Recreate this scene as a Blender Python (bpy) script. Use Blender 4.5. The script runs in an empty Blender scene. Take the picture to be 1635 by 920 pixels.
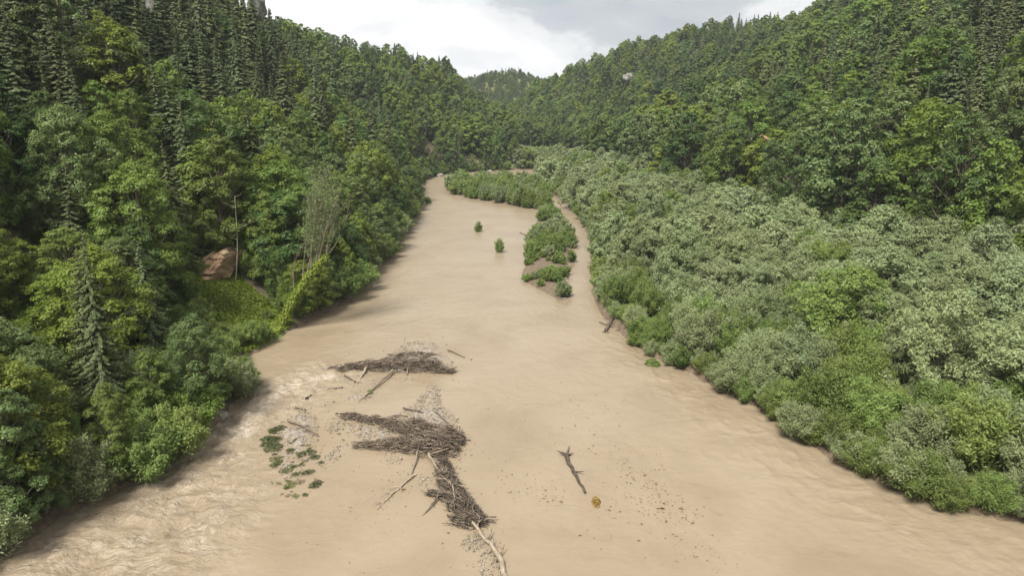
import bpy, math, random
import numpy as np
from mathutils import Vector

R = math.radians
SC = bpy.context.scene
COL = SC.collection
rs = np.random.RandomState

# ------------------------------------------------------------------ camera, sky, sun, exposure
CAM_H, F_PX, IMG_W, IMG_H, HORIZON = 30.0, 1090.0, 1635.0, 920.0, 190.0
PITCH = math.atan((IMG_H / 2 - HORIZON) / F_PX)
cam = bpy.data.objects.new('camera', bpy.data.cameras.new('camera'))
COL.objects.link(cam)
cam.location = (0, 0, CAM_H)
cam.rotation_euler = (math.pi / 2 - PITCH, 0, 0)
cam.data.sensor_width = 36
cam.data.lens = 36 * F_PX / IMG_W
cam.data.clip_start = 0.5
cam.data.clip_end = 9000
SC.camera = cam

SUN_EL, SUN_AZ = 56, -150            # azimuth clockwise from +Y (the view direction)
sd = Vector((math.sin(R(SUN_AZ)) * math.cos(R(SUN_EL)), math.cos(R(SUN_AZ)) * math.cos(R(SUN_EL)), math.sin(R(SUN_EL))))
sun = bpy.data.objects.new('sun', bpy.data.lights.new('sun', 'SUN'))
COL.objects.link(sun)
sun.data.energy = 3.0
sun.data.angle = R(20)
sun.data.color = (1.0, 0.95, 0.86)
sun.rotation_euler = sd.to_track_quat('Z', 'Y').to_euler()
sun.location = (0, 0, 300)

W = bpy.data.worlds.new('World')
SC.world = W
W.use_nodes = True
nt = W.node_tree
nt.nodes.clear()


def N(nt, typ, **kw):
    n = nt.nodes.new(typ)
    for k, v in kw.items():
        if k.startswith('i_'):
            k = k[2:]
            n.inputs[int(k) if k.isdigit() else k.replace('_', ' ')].default_value = v
        else:
            setattr(n, k, v)
    return n


def ramp(nt, stops, interp='LINEAR'):
    n = nt.nodes.new('ShaderNodeValToRGB')
    n.color_ramp.interpolation = interp
    el = n.color_ramp.elements
    while len(el) < len(stops):
        el.new(0.5)
    for e, (p, c) in zip(el, stops):
        e.position = p
        e.color = c if len(c) == 4 else (*c, 1)
    return n


sky = N(nt, 'ShaderNodeTexSky', sky_type='NISHITA', sun_disc=False)
sky.sun_elevation = R(SUN_EL)
sky.sun_rotation = R(SUN_AZ)
tc = N(nt, 'ShaderNodeTexCoord')
mp = N(nt, 'ShaderNodeMapping')
mp.inputs['Scale'].default_value = (1.0, 1.0, 2.6)
mp.inputs['Location'].default_value = (0.37, 0.0, 0.12)
nz = N(nt, 'ShaderNodeTexNoise', i_Scale=2.7, i_Detail=9.0, i_Roughness=0.52, i_Distortion=0.25)
nz2 = N(nt, 'ShaderNodeTexNoise', i_Scale=7.0, i_Detail=9.0, i_Roughness=0.6, i_Distortion=0.5)
L = nt.links.new
L(tc.outputs['Generated'], mp.inputs[0]); L(mp.outputs[0], nz.inputs[0]); L(mp.outputs[0], nz2.inputs[0])
# a blue-grey cloud mass stands over the ridge beyond the floodplain
dotv = N(nt, 'ShaderNodeVectorMath', operation='DISTANCE')
dotv.inputs[1].default_value = Vector((0.20, 1.0, 0.20)).normalized()
L(tc.outputs['Generated'], dotv.inputs[0])
blob = N(nt, 'ShaderNodeMapRange', i_1=0.05, i_2=0.26, i_3=-0.30, i_4=-0.03)
L(dotv.outputs['Value'], blob.inputs[0])
a1 = N(nt, 'ShaderNodeMath', operation='MULTIPLY_ADD', i_1=0.38)
L(nz2.outputs[0], a1.inputs[0]); L(nz.outputs[0], a1.inputs[2])
a2 = N(nt, 'ShaderNodeMath', operation='ADD')
L(a1.outputs[0], a2.inputs[0]); L(blob.outputs[0], a2.inputs[1])
cr = ramp(nt, [(0.30, (1.9, 2.07, 2.25)), (0.46, (2.35, 2.48, 2.6)), (0.56, (3.5, 3.55, 3.6)), (0.72, (4.7, 4.65, 4.6))], 'EASE')
L(a2.outputs[0], cr.inputs[0])
cov = ramp(nt, [(0.2, (0.88,) * 3), (0.45, (1,) * 3)])
L(nz.outputs[0], cov.inputs[0])
mx = N(nt, 'ShaderNodeMix', data_type='RGBA')
L(cov.outputs[0], mx.inputs[0]); L(sky.outputs[0], mx.inputs[6]); L(cr.outputs[0], mx.inputs[7])
bg = N(nt, 'ShaderNodeBackground', i_Strength=0.09)
L(mx.outputs[2], bg.inputs[0])
L(bg.outputs[0], N(nt, 'ShaderNodeOutputWorld').inputs[0])

SC.view_settings.view_transform = 'Standard'
SC.view_settings.look = 'None'
SC.view_settings.gamma = 1
SC.view_settings.exposure = 1.5
SC.render.engine = 'CYCLES'
SC.cycles.use_denoising = True
SC.cycles.max_bounces = 7
SC.cycles.diffuse_bounces = 5
SC.cycles.transmission_bounces = 4
SC.cycles.glossy_bounces = 2
SC.cycles.volume_bounces = 0
SC.cycles.sample_clamp_indirect = 4

# ------------------------------------------------------------------ helpers
CP, SP = math.cos(PITCH), math.sin(PITCH)


def ray(u, v):
    dx, dy = (u - IMG_W / 2) / F_PX, (IMG_H / 2 - v) / F_PX
    return np.array([dx, CP + dy * SP, -SP + dy * CP])


def G(u, v, z=0.0):
    """The place on level z that lies in the direction (u, v) of the photograph."""
    d = ray(u, v)
    t = (z - CAM_H) / d[2]
    return np.array([d[0] * t, d[1] * t, z])


def P(u, v, y, dz=0.0):
    d = ray(u, v)
    t = y / d[1]
    return np.array([d[0] * t, y, CAM_H + d[2] * t + dz])


def proj(p):
    """Direction numbers for visibility counting (arrays)."""
    x, y, z = p[:, 0], p[:, 1], p[:, 2] - CAM_H
    dep = y * CP - z * SP
    up = y * SP + z * CP
    return IMG_W / 2 + F_PX * x / dep, IMG_H / 2 - F_PX * up / dep, dep


def hash2(ix, iy, seed):
    n = (ix.astype(np.int64) * 374761393 + iy.astype(np.int64) * 668265263 + seed * 982451653) & 0x7fffffff
    n = ((n ^ (n >> 13)) * 1274126177) & 0x7fffffff
    return ((n ^ (n >> 16)) & 0xffff) / 65535.0


def vnoise(x, y, seed=0):
    ix, iy = np.floor(x), np.floor(y)
    fx, fy = x - ix, y - iy
    fx = fx * fx * fx * (fx * (fx * 6 - 15) + 10)
    fy = fy * fy * fy * (fy * (fy * 6 - 15) + 10)
    a, b = hash2(ix, iy, seed), hash2(ix + 1, iy, seed)
    c, d = hash2(ix, iy + 1, seed), hash2(ix + 1, iy + 1, seed)
    return (a + (b - a) * fx) * (1 - fy) + (c + (d - c) * fx) * fy


def fbm(x, y, octv=4, seed=0, gain=0.5):
    s, a, t = 0, 1.0, 0
    for i in range(octv):
        s = s + a * vnoise(x, y, seed + i * 17)
        t += a
        a *= gain
        x, y = x * 2.03 + 5.1, y * 2.03 + 1.7
    return s / t


def sstep(a, b, x):
    t = np.clip((x - a) / (b - a), 0, 1)
    return t * t * (3 - 2 * t)


def smooth_line(pts, n):
    """Catmull-Rom through pts, n points per span."""
    p = np.vstack([2 * pts[0] - pts[1], pts, 2 * pts[-1] - pts[-2]])
    out = []
    for i in range(1, len(p) - 2):
        for k in range(n):
            t = k / n
            out.append(0.5 * (2 * p[i] + (p[i + 1] - p[i - 1]) * t + (2 * p[i - 1] - 5 * p[i] + 4 * p[i + 1] - p[i + 2]) * t * t
                              + (3 * p[i] - p[i - 1] - 3 * p[i + 1] + p[i + 2]) * t ** 3))
    out.append(p[-2])
    return np.array(out)


def seg_dist(px, py, line):
    best = np.full(px.shape, 1e9)
    for (ax, ay), (bx, by) in zip(line[:-1, :2], line[1:, :2]):
        dx, dy = bx - ax, by - ay
        l2 = dx * dx + dy * dy + 1e-9
        t = np.clip(((px - ax) * dx + (py - ay) * dy) / l2, 0, 1)
        best = np.minimum(best, (px - ax - t * dx) ** 2 + (py - ay - t * dy) ** 2)
    return np.sqrt(best)


def in_poly(px, py, poly):
    ins = np.zeros(px.shape, bool)
    n = len(poly)
    for i in range(n):
        x1, y1 = poly[i][:2]
        x2, y2 = poly[(i + 1) % n][:2]
        if y1 == y2:
            continue
        c = ((y1 > py) != (y2 > py)) & (px < (x2 - x1) * (py - y1) / (y2 - y1) + x1)
        ins ^= c
    return ins


class MB:
    """Collects vertex and face arrays for one mesh."""

    def __init__(self):
        self.v, self.f, self.m, self.a, self.n = [], [], [], [], 0

    def add(self, v, f, mat=0, var=0.5):
        v = np.asarray(v, float)
        f = np.asarray(f, np.int64)
        self.v.append(v)
        self.f.append((f + self.n, mat))
        self.a.append(np.broadcast_to(np.asarray(var, float), (len(v),)))
        self.n += len(v)
        return self

    def leaves(self, C, Nn, A, Ln, Wd, mat=0, var=0.5, fold=0.18):
        n = len(C)
        A = A - Nn * np.sum(A * Nn, 1, keepdims=True)
        A /= np.linalg.norm(A, axis=1, keepdims=True) + 1e-9
        B = np.cross(Nn, A)
        Ln = np.broadcast_to(Ln, (n,))[:, None]
        Wd = np.broadcast_to(Wd, (n,))[:, None]
        up = Nn * Wd * fold
        V = np.stack([C - A * Ln * .5, C + B * Wd * .5 + up, C + A * Ln * .5 - up, C - B * Wd * .5 + up], 1).reshape(-1, 3)
        Fq = np.arange(4 * n).reshape(n, 4)
        var = np.repeat(np.broadcast_to(np.asarray(var, float), (n,)), 4)
        return self.add(V, Fq, mat, var)

    def tube(self, pts, rad, sides=6, mat=0, var=0.5, cap=True):
        pts = np.asarray(pts, float)
        rad = np.broadcast_to(np.asarray(rad, float), (len(pts),))
        T = np.gradient(pts, axis=0)
        T /= np.linalg.norm(T, axis=1, keepdims=True) + 1e-9
        ref = np.where(np.abs(T[:, 2:3]) > .9, np.array([[1., 0, 0]]), np.array([[0, 0, 1.]]))
        U = np.cross(T, ref)
        U /= np.linalg.norm(U, axis=1, keepdims=True) + 1e-9
        Bv = np.cross(T, U)
        ang = np.arange(sides) * 2 * math.pi / sides
        V = pts[:, None] + rad[:, None, None] * (U[:, None] * np.cos(ang)[None, :, None] + Bv[:, None] * np.sin(ang)[None, :, None])
        V = V.reshape(-1, 3)
        i = np.arange(len(pts) - 1)[:, None] * sides
        j = np.arange(sides)[None]
        k = (j + 1) % sides
        Fq = np.stack([i + j, i + k, i + sides + k, i + sides + j], -1).reshape(-1, 4)
        b = self.n
        self.add(V, Fq, mat, var)
        if cap:
            for r0, p in ((0, pts[0]), ((len(pts) - 1) * sides, pts[-1])):
                c = self.n
                self.add([p], np.zeros((0, 4)), mat, var)
                tri = np.array([[b + r0 + q, b + r0 + (q + 1) % sides, c, c] for q in range(sides)])
                self.f.append((tri[:, :3], mat))
        return self

    def mesh(self, name, mats, smooth=False):
        V = np.vstack(self.v)
        loops, starts, midx, tot = [], [], [], 0
        for f, m in self.f:
            if not len(f):
                continue
            k = f.shape[1]
            loops.append(f.reshape(-1))
            starts.append(tot + np.arange(len(f)) * k)
            midx.append(np.full(len(f), m))
            tot += f.size
        loops, starts, midx = np.concatenate(loops), np.concatenate(starts), np.concatenate(midx)
        me = bpy.data.meshes.new(name)
        me.vertices.add(len(V))
        me.vertices.foreach_set('co', V.astype(np.float32).ravel())
        me.loops.add(len(loops))
        me.loops.foreach_set('vertex_index', loops.astype(np.int32))
        me.polygons.add(len(starts))
        me.polygons.foreach_set('loop_start', starts.astype(np.int32))
        me.polygons.foreach_set('material_index', midx.astype(np.int32))
        if smooth:
            me.polygons.foreach_set('use_smooth', np.ones(len(starts), bool))
        at = me.attributes.new('var', 'FLOAT', 'POINT')
        at.data.foreach_set('value', np.concatenate(self.a).astype(np.float32))
        for m in mats:
            me.materials.append(m)
        me.update(calc_edges=True)
        return me


def link(name, me, parent=None, label=None, cat=None, group=None, kind=None, loc=None):
    o = bpy.data.objects.new(name, me)
    COL.objects.link(o)
    if parent is not None:
        o.parent = parent
    if loc is not None:
        o.location = loc
    for k, v in (('label', label), ('category', cat), ('group', group), ('kind', kind)):
        if v:
            o[k] = v
    return o


def unit(a):
    return a / (np.linalg.norm(a, axis=-1, keepdims=True) + 1e-9)


# ------------------------------------------------------------------ materials
def new_mat(name):
    m = bpy.data.materials.new(name)
    m.use_nodes = True
    m.node_tree.nodes.clear()
    return m, m.node_tree


def leaf_mat(name, a, b, hue=0.012, val=0.2, trans=0.42, rough=0.5):
    m, t = new_mat(name)
    at = N(t, 'ShaderNodeAttribute', attribute_name='var')
    oi = N(t, 'ShaderNodeObjectInfo')
    mixc = N(t, 'ShaderNodeMix', data_type='RGBA')
    mixc.inputs[6].default_value = (*a, 1)
    mixc.inputs[7].default_value = (*b, 1)
    hs = N(t, 'ShaderNodeHueSaturation')
    mh = N(t, 'ShaderNodeMapRange', i_3=0.5 - hue, i_4=0.5 + hue)
    mul = N(t, 'ShaderNodeMath', operation='MULTIPLY', i_1=7.31)
    fr = N(t, 'ShaderNodeMath', operation='FRACT')
    mv = N(t, 'ShaderNodeMapRange', i_3=1 - val, i_4=1 + val)
    l = t.links.new
    l(at.outputs['Fac'], mixc.inputs[0]); l(mixc.outputs[2], hs.inputs['Color'])
    l(oi.outputs['Random'], mh.inputs[0]); l(mh.outputs[0], hs.inputs['Hue'])
    l(oi.outputs['Random'], mul.inputs[0]); l(mul.outputs[0], fr.inputs[0]); l(fr.outputs[0], mv.inputs[0]); l(mv.outputs[0], hs.inputs['Value'])
    p = N(t, 'ShaderNodeBsdfPrincipled', i_Roughness=rough)
    p.inputs['Specular IOR Level'].default_value = 0.25
    tr = N(t, 'ShaderNodeBsdfTranslucent')
    ms = N(t, 'ShaderNodeMixShader', i_0=trans)
    l(hs.outputs[0], p.inputs['Base Color']); l(hs.outputs[0], tr.inputs['Color'])
    l(p.outputs[0], ms.inputs[1]); l(tr.outputs[0], ms.inputs[2])
    l(ms.outputs[0], N(t, 'ShaderNodeOutputMaterial').inputs[0])
    return m


def rough_mat(name, cols, scale=3.0, rough=0.9, bump=0.4, coord='Object', stretch=(1, 1, 1), bdist=0.05, var=0.0):
    m, t = new_mat(name)
    l = t.links.new
    c = N(t, 'ShaderNodeTexCoord')
    mpn = N(t, 'ShaderNodeMapping')
    mpn.inputs['Scale'].default_value = stretch
    nzn = N(t, 'ShaderNodeTexNoise', i_Scale=scale, i_Detail=8.0, i_Roughness=0.62)
    k = len(cols) - 1
    rp = ramp(t, [(0.3 + 0.4 * i / max(k, 1), q) for i, q in enumerate(cols)])
    p = N(t, 'ShaderNodeBsdfPrincipled', i_Roughness=rough)
    bp = N(t, 'ShaderNodeBump', i_Strength=bump, i_Distance=bdist)
    l(c.outputs[coord], mpn.inputs[0]); l(mpn.outputs[0], nzn.inputs[0]); l(nzn.outputs[0], rp.inputs[0])
    if var:
        oi = N(t, 'ShaderNodeObjectInfo')
        mv = N(t, 'ShaderNodeMapRange', i_3=1 - var, i_4=1 + var)
        hs = N(t, 'ShaderNodeHueSaturation')
        l(oi.outputs['Random'], mv.inputs[0]); l(mv.outputs[0], hs.inputs['Value']); l(rp.outputs[0], hs.inputs['Color'])
        l(hs.outputs[0], p.inputs['Base Color'])
    else:
        l(rp.outputs[0], p.inputs['Base Color'])
    l(nzn.outputs[0], bp.inputs['Height']); l(bp.outputs[0], p.inputs['Normal'])
    l(p.outputs[0], N(t, 'ShaderNodeOutputMaterial').inputs[0])
    return m


M = {}
M['beech'] = leaf_mat('beech_leaves', (0.098, 0.152, 0.030), (0.168, 0.228, 0.050))
M['bright'] = leaf_mat('bright_leaves', (0.135, 0.185, 0.028), (0.205, 0.258, 0.046))
M['ash'] = leaf_mat('ash_leaves', (0.098, 0.145, 0.046), (0.170, 0.220, 0.080))
M['dark'] = leaf_mat('dark_leaves', (0.055, 0.098, 0.028), (0.102, 0.155, 0.044))
M['spruce'] = leaf_mat('spruce_needles', (0.050, 0.074, 0.030), (0.096, 0.124, 0.048), trans=0.08, rough=0.65)
M['olive_spruce'] = leaf_mat('olive_spruce_needles', (0.066, 0.086, 0.030), (0.112, 0.132, 0.046), trans=0.08, rough=0.65)
M['willow'] = leaf_mat('willow_leaves', (0.172, 0.214, 0.098), (0.262, 0.308, 0.148), val=0.16, trans=0.36)
M['silver'] = leaf_mat('silver_willow_leaves', (0.200, 0.248, 0.118), (0.290, 0.340, 0.180), val=0.16, trans=0.36)
M['alder'] = leaf_mat('alder_leaves', (0.125, 0.185, 0.044), (0.210, 0.270, 0.078), val=0.22)
M['grass'] = leaf_mat('grass_blades', (0.135, 0.195, 0.026), (0.230, 0.290, 0.042), trans=0.25)
M['verge'] = leaf_mat('verge_blades', (0.085, 0.105, 0.030), (0.150, 0.165, 0.050), trans=0.25)
M['weed'] = leaf_mat('weed_leaves', (0.052, 0.070, 0.026), (0.098, 0.115, 0.044))
M['yellow'] = leaf_mat('yellow_leaves', (0.26, 0.17, 0.03), (0.36, 0.28, 0.08))
M['bark'] = rough_mat('bark', [(0.06, 0.048, 0.036), (0.16, 0.135, 0.105)], 4, stretch=(3, 3, .6))
M['pale_bark'] = rough_mat('pale_bark', [(0.20, 0.17, 0.13), (0.42, 0.38, 0.32)], 4, stretch=(3, 3, .6))
M['dead_bark'] = rough_mat('dead_bark', [(0.085, 0.065, 0.045), (0.17, 0.135, 0.095)], 4, stretch=(3, 3, .6))
M['drift_dark'] = rough_mat('wet_driftwood', [(0.032, 0.023, 0.016), (0.070, 0.052, 0.037), (0.135, 0.105, 0.078)], 2.2, var=0.5)
M['drift_pale'] = rough_mat('peeled_driftwood', [(0.13, 0.102, 0.072), (0.27, 0.22, 0.165)], 3, var=0.25)
M['drift_bark'] = rough_mat('barked_log', [(0.10, 0.075, 0.05), (0.27, 0.21, 0.15)], 5, var=0.2)
M['rock'] = rough_mat('limestone', [(0.055, 0.052, 0.045), (0.13, 0.125, 0.112), (0.25, 0.24, 0.215)], 0.35, bump=1.0, bdist=0.6, stretch=(1, 1, 2.2))
M['earth'] = rough_mat('raw_earth', [(0.16, 0.098, 0.055), (0.28, 0.185, 0.11), (0.38, 0.28, 0.185)], 0.55, bump=0.9, bdist=0.35)
M['stone'] = rough_mat('wet_stone', [(0.11, 0.098, 0.082), (0.26, 0.235, 0.20)], 1.5, var=0.3)
M['pebble'] = leaf_mat('pebbles', (0.13, 0.108, 0.084), (0.30, 0.265, 0.22), trans=0.0, rough=0.7)
M['debris'] = leaf_mat('bark_bits', (0.07, 0.05, 0.03), (0.22, 0.17, 0.11), trans=0.0, rough=0.8)
M['gravel'] = rough_mat('gravel', [(0.10, 0.083, 0.064), (0.20, 0.172, 0.14), (0.29, 0.255, 0.21)], 9.0, bump=0.8, bdist=0.06)

# ------------------------------------------------------------------ plan of the valley
LEFT_PX = [(-700, 1300), (-420, 1080), (-120, 935), (40, 868), (130, 810), (225, 772), (300, 715), (365, 655), (372, 595), (415, 560), (470, 525),
           (520, 500), (565, 468), (600, 430), (632, 390), (655, 350), (668, 325), (664, 305), (668, 292), (700, 280), (760, 274), (860, 269.5), (960, 266.5), (1100, 264)]
RIGHT_PX = [(2900, 1300), (2300, 1000), (1850, 880), (1640, 836), (1560, 826), (1495, 806), (1400, 768), (1335, 738), (1262, 694), (1222, 658), (1150, 624),
            (1090, 590), (1050, 574), (1008, 545), (975, 517), (955, 492), (946, 455), (948, 415), (935, 368), (908, 330), (884, 312), (866, 298), (858, 288), (866, 278), (930, 272.5), (1100, 270)]
LEFT = smooth_line(np.array([G(*p) for p in LEFT_PX]), 6)
RIGHT = smooth_line(np.array([G(*p) for p in RIGHT_PX]), 6)
RIVER = np.vstack([LEFT, RIGHT[::-1]])
ISLE1 = smooth_line(np.array([G(*p) for p in [(906, 488), (878, 474), (832, 446), (838, 420), (850, 385), (862, 352), (872, 341), (888, 344), (906, 368), (917, 402), (912, 450), (906, 488)]]), 5)
ISLE2 = smooth_line(np.array([G(*p) for p in [(711, 303), (735, 313), (775, 321), (810, 327), (845, 333), (878, 337), (877, 322), (868, 308), (850, 297), (815, 292), (760, 291), (722, 294), (711, 303)]]), 5)
FOOT_Y = [-200, 0, 60, 110, 150, 210, 320, 400, 450, 480]
FOOT_X = [130, 104, 88, 74, 65, 61, 52, 42, 40, 60]


def foot_x(y):
    return np.interp(y, FOOT_Y, FOOT_X)


ctrl = []
# water level and banks
for q in LEFT[::5]:
    ctrl.append((q[0], q[1], 1.0))
for q in RIGHT[::5]:
    ctrl.append((q[0], q[1], 1.0))
for y in (-150, -60, 20, 80, 140, 200, 260, 320, 380):
    ctrl.append((foot_x(y), y, 2.0))
    ctrl.append((foot_x(y) + 45, y, 20.0))
    ctrl.append((foot_x(y) + 105, y, 53.0))
# slope above the steep bank
for y, bx in ((-80, -62), (-20, -50), (30, -38), (60, -38), (90, -32), (125, -27), (165, -28), (210, -29), (260, -36), (310, -42)):
    for off, z in ((16, 6), (32, 16), (52, 36), (80, 62), (125, 92)):
        ctrl.append((bx - off, y, z))
ridge = [P(420, 20, 235, -20), P(500, 75, 290, -20), P(560, 82, 390, -18), P(600, 88, 440, -16), P(650, 72, 510, -18), P(700, 88, 520, -17), P(740, 140, 560, -15),
         P(790, 190, 570, -13), P(840, 232, 540, -12),
         P(745, 146, 900, -14), P(780, 118, 930, -13), P(812, 104, 960, -13), P(840, 114, 950, -13), P(868, 150, 910, -14), P(830, 180, 780, -13), P(872, 152, 800, -14),
         P(885, 128, 720, -14), P(940, 98, 680, -15), P(1000, 77, 650, -15), P(1060, 64, 630, -16), P(1120, 38, 610, -17), P(1180, 26, 600, -20), P(1245, 36, 570, -17),
         P(1290, 32, 530, -15), P(1340, 4, 490, -14), P(1450, -25, 450, -14), P(1635, -60, 420, -15), P(1900, -90, 380, -15)]
for q in ridge:
    ctrl.append(tuple(q))
# ground behind the ridges falls away
for x, y, z in ((0, 1250, 40), (-200, 1000, 55), (200, 1000, 55), (320, 700, 55), (420, 560, 70), (520, 350, 90), (560, 100, 90), (-260, 120, 110), (-300, 350, 70), (-240, 520, 45),
                (-200, 700, 40), (-120, 780, 40), (500, 1300, 30), (-500, 1300, 30), (-600, 0, 60), (700, 0, 60), (30, 640, 22), (70, 560, 24), (95, 500, 24), (30, 480, 10), (60, 470, 6), (20, 450, 4), (-5, 470, 14), (-45, 450, 24)):
    ctrl.append((x, y, z))
ctrl = np.array(ctrl)


def _rbf_fit(c):
    d = np.hypot(c[:, 0:1] - c[None, :, 0], c[:, 1:2] - c[None, :, 1])
    n = len(c)
    A = np.zeros((n + 1, n + 1))
    A[:n, :n] = -d - np.eye(n) * 1.5 * -1
    A[:n, n] = A[n, :n] = 1
    return np.linalg.solve(A, np.append(c[:, 2], 0))


RW = _rbf_fit(ctrl)


def terrain_z(x, y):
    x, y = np.atleast_1d(x).astype(float), np.atleast_1d(y).astype(float)
    z = np.full(x.shape, RW[-1])
    for (cx, cy, _), w in zip(ctrl, RW[:-1]):
        z = z - w * np.hypot(x - cx, y - cy)
    inside = in_poly(x, y, RIVER)
    d = np.minimum(seg_dist(x, y, LEFT), seg_dist(x, y, RIGHT))
    n1 = fbm(x * .12, y * .12, 4, 3)
    n2 = fbm(x * .7, y * .7, 4, 9)
    z = np.clip(z, 0.9, 150) + (n1 - .5) * 5.0 * sstep(8, 40, d)
    near = sstep(200, 120, y)
    # bank: a short raw step, then up to the ground
    d2 = d + (n2 - .5) * 1.6
    step = 0.75 * sstep(-.1, .45, d2) + 0.5 * n2 * sstep(0.2, 3, d2)
    zb = step + np.maximum(z - 0.9, 0) * sstep(1.0, 14, d)
    out = np.where(inside, np.maximum(-1.6, -0.35 * d - 0.02), zb)
    for isl, top in ((ISLE1, 0.5), (ISLE2, 0.8)):
        ii = in_poly(x, y, isl)
        di = seg_dist(x, y, isl)
        out = np.where(ii, np.minimum(top, 0.16 * di) * (0.6 + 0.9 * n2) - 0.05, np.where(inside & (di < 3), np.maximum(out, -0.1 - 0.3 * di), out))
    return out


def spaced(breaks):
    out = []
    for a, b, s in breaks:
        out += list(np.arange(a, b, s))
    out.append(breaks[-1][1])
    return np.array(out)


gx = spaced([(-2600, -600, 500), (-600, -140, 20), (-140, -70, 3), (-70, 60, 0.8), (60, 120, 3), (120, 600, 14), (600, 2600, 500)])
gy = spaced([(-600, -40, 40), (-40, 20, 4), (20, 130, 0.8), (130, 240, 1.6), (240, 450, 4), (450, 1200, 14), (1200, 2800, 400)])
GX, GY = np.meshgrid(gx, gy)
GZ = terrain_z(GX.ravel(), GY.ravel()).reshape(GX.shape)


def grid_mesh(name, X, Y, Z, mats, attrs=None, smooth=True):
    mb = MB()
    h, w = X.shape
    i = np.arange(h - 1)[:, None] * w + np.arange(w - 1)[None]
    mb.add(np.stack([X, Y, Z], -1).reshape(-1, 3), np.stack([i, i + 1, i + w + 1, i + w], -1).reshape(-1, 4))
    me = mb.mesh(name, mats, smooth)
    for k, v in (attrs or {}).items():
        at = me.attributes.new(k, 'FLOAT', 'POINT')
        at.data.foreach_set('value', v.astype(np.float32).ravel())
    return me


# the grassy slope below the raw earth scar
MEADOW = np.array([P(*p)[:2] for p in [(440, 545, 89), (395, 555, 86), (345, 520, 89), (300, 475, 93), (285, 452, 97), (330, 432, 100), (372, 428, 103), (410, 445, 101), (438, 485, 98), (452, 520, 94)]])
VERGE = np.array([G(*p)[:2] for p in [(1225, 655), (1290, 705), (1345, 735), (1420, 770), (1500, 802), (1570, 822), (1700, 838), (1700, 815), (1560, 790), (1450, 765), (1350, 718), (1260, 660)]])


def meadow_mask(x, y):
    m = in_poly(x, y, MEADOW)
    return np.where(m, 1.0, sstep(2.0, 0.0, seg_dist(x, y, np.vstack([MEADOW, MEADOW[:1]]))))


def terrain_mat():
    m, t = new_mat('forest_ground')
    l = t.links.new
    c = N(t, 'ShaderNodeTexCoord')
    n1 = N(t, 'ShaderNodeTexNoise', i_Scale=0.35, i_Detail=9.0, i_Roughness=0.65)
    n2 = N(t, 'ShaderNodeTexNoise', i_Scale=2.5, i_Detail=6.0, i_Roughness=0.7)
    l(c.outputs['Object'], n1.inputs[0]); l(c.outputs['Object'], n2.inputs[0])
    soil = ramp(t, [(0.3, (0.045, 0.031, 0.019)), (0.5, (0.098, 0.071, 0.045)), (0.7, (0.175, 0.135, 0.092))])
    l(n2.outputs[0], soil.inputs[0])
    green = ramp(t, [(0.32, (0.055, 0.075, 0.018)), (0.55, (0.085, 0.115, 0.025)), (0.7, (0.115, 0.14, 0.03))])
    l(n2.outputs[0], green.inputs[0])
    geo = N(t, 'ShaderNodeNewGeometry')
    sp = N(t, 'ShaderNodeSeparateXYZ')
    l(geo.outputs['Normal'], sp.inputs[0])
    g = N(t, 'ShaderNodeAttribute', attribute_name='green')
    flat = N(t, 'ShaderNodeMapRange', i_1=0.55, i_2=0.88, i_3=-0.35, i_4=0.12)
    l(sp.outputs['Z'], flat.inputs[0])
    add = N(t, 'ShaderNodeMath', operation='ADD'); l(n1.outputs[0], add.inputs[0]); l(flat.outputs[0], add.inputs[1])
    add2 = N(t, 'ShaderNodeMath', operation='ADD'); l(add.outputs[0], add2.inputs[0]); l(g.outputs['Fac'], add2.inputs[1])
    fac = N(t, 'ShaderNodeMapRange', i_1=0.5, i_2=0.68); l(add2.outputs[0], fac.inputs[0])
    mix = N(t, 'ShaderNodeMix', data_type='RGBA')
    l(fac.outputs[0], mix.inputs[0]); l(soil.outputs[0], mix.inputs[6]); l(green.outputs[0], mix.inputs[7])
    p = N(t, 'ShaderNodeBsdfPrincipled', i_Roughness=0.95)
    bp = N(t, 'ShaderNodeBump', i_Strength=0.8, i_Distance=0.15)
    l(n2.outputs[0], bp.inputs['Height']); l(bp.outputs[0], p.inputs['Normal'])
    l(mix.outputs[2], p.inputs['Base Color'])
    l(p.outputs[0], N(t, 'ShaderNodeOutputMaterial').inputs[0])
    return m


grn = meadow_mask(GX.ravel(), GY.ravel()) * .5 + in_poly(GX.ravel(), GY.ravel(), VERGE) * .3
dbank = np.minimum(seg_dist(GX.ravel(), GY.ravel(), LEFT), seg_dist(GX.ravel(), GY.ravel(), RIGHT))
raw = sstep(2.2, .7, dbank + 1.6 * (fbm(GX.ravel() * .5, GY.ravel() * .5, 3, 41) - .5))
for isl_ in (ISLE1, ISLE2):
    raw = np.where(in_poly(GX.ravel(), GY.ravel(), isl_), .8, raw)
grn = grn - raw * .45
link('terrain', grid_mesh('terrain', GX, GY, GZ, [terrain_mat()], {'green': grn}), kind='structure', label='wooded valley ground with raw brown river banks', cat='terrain')

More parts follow.
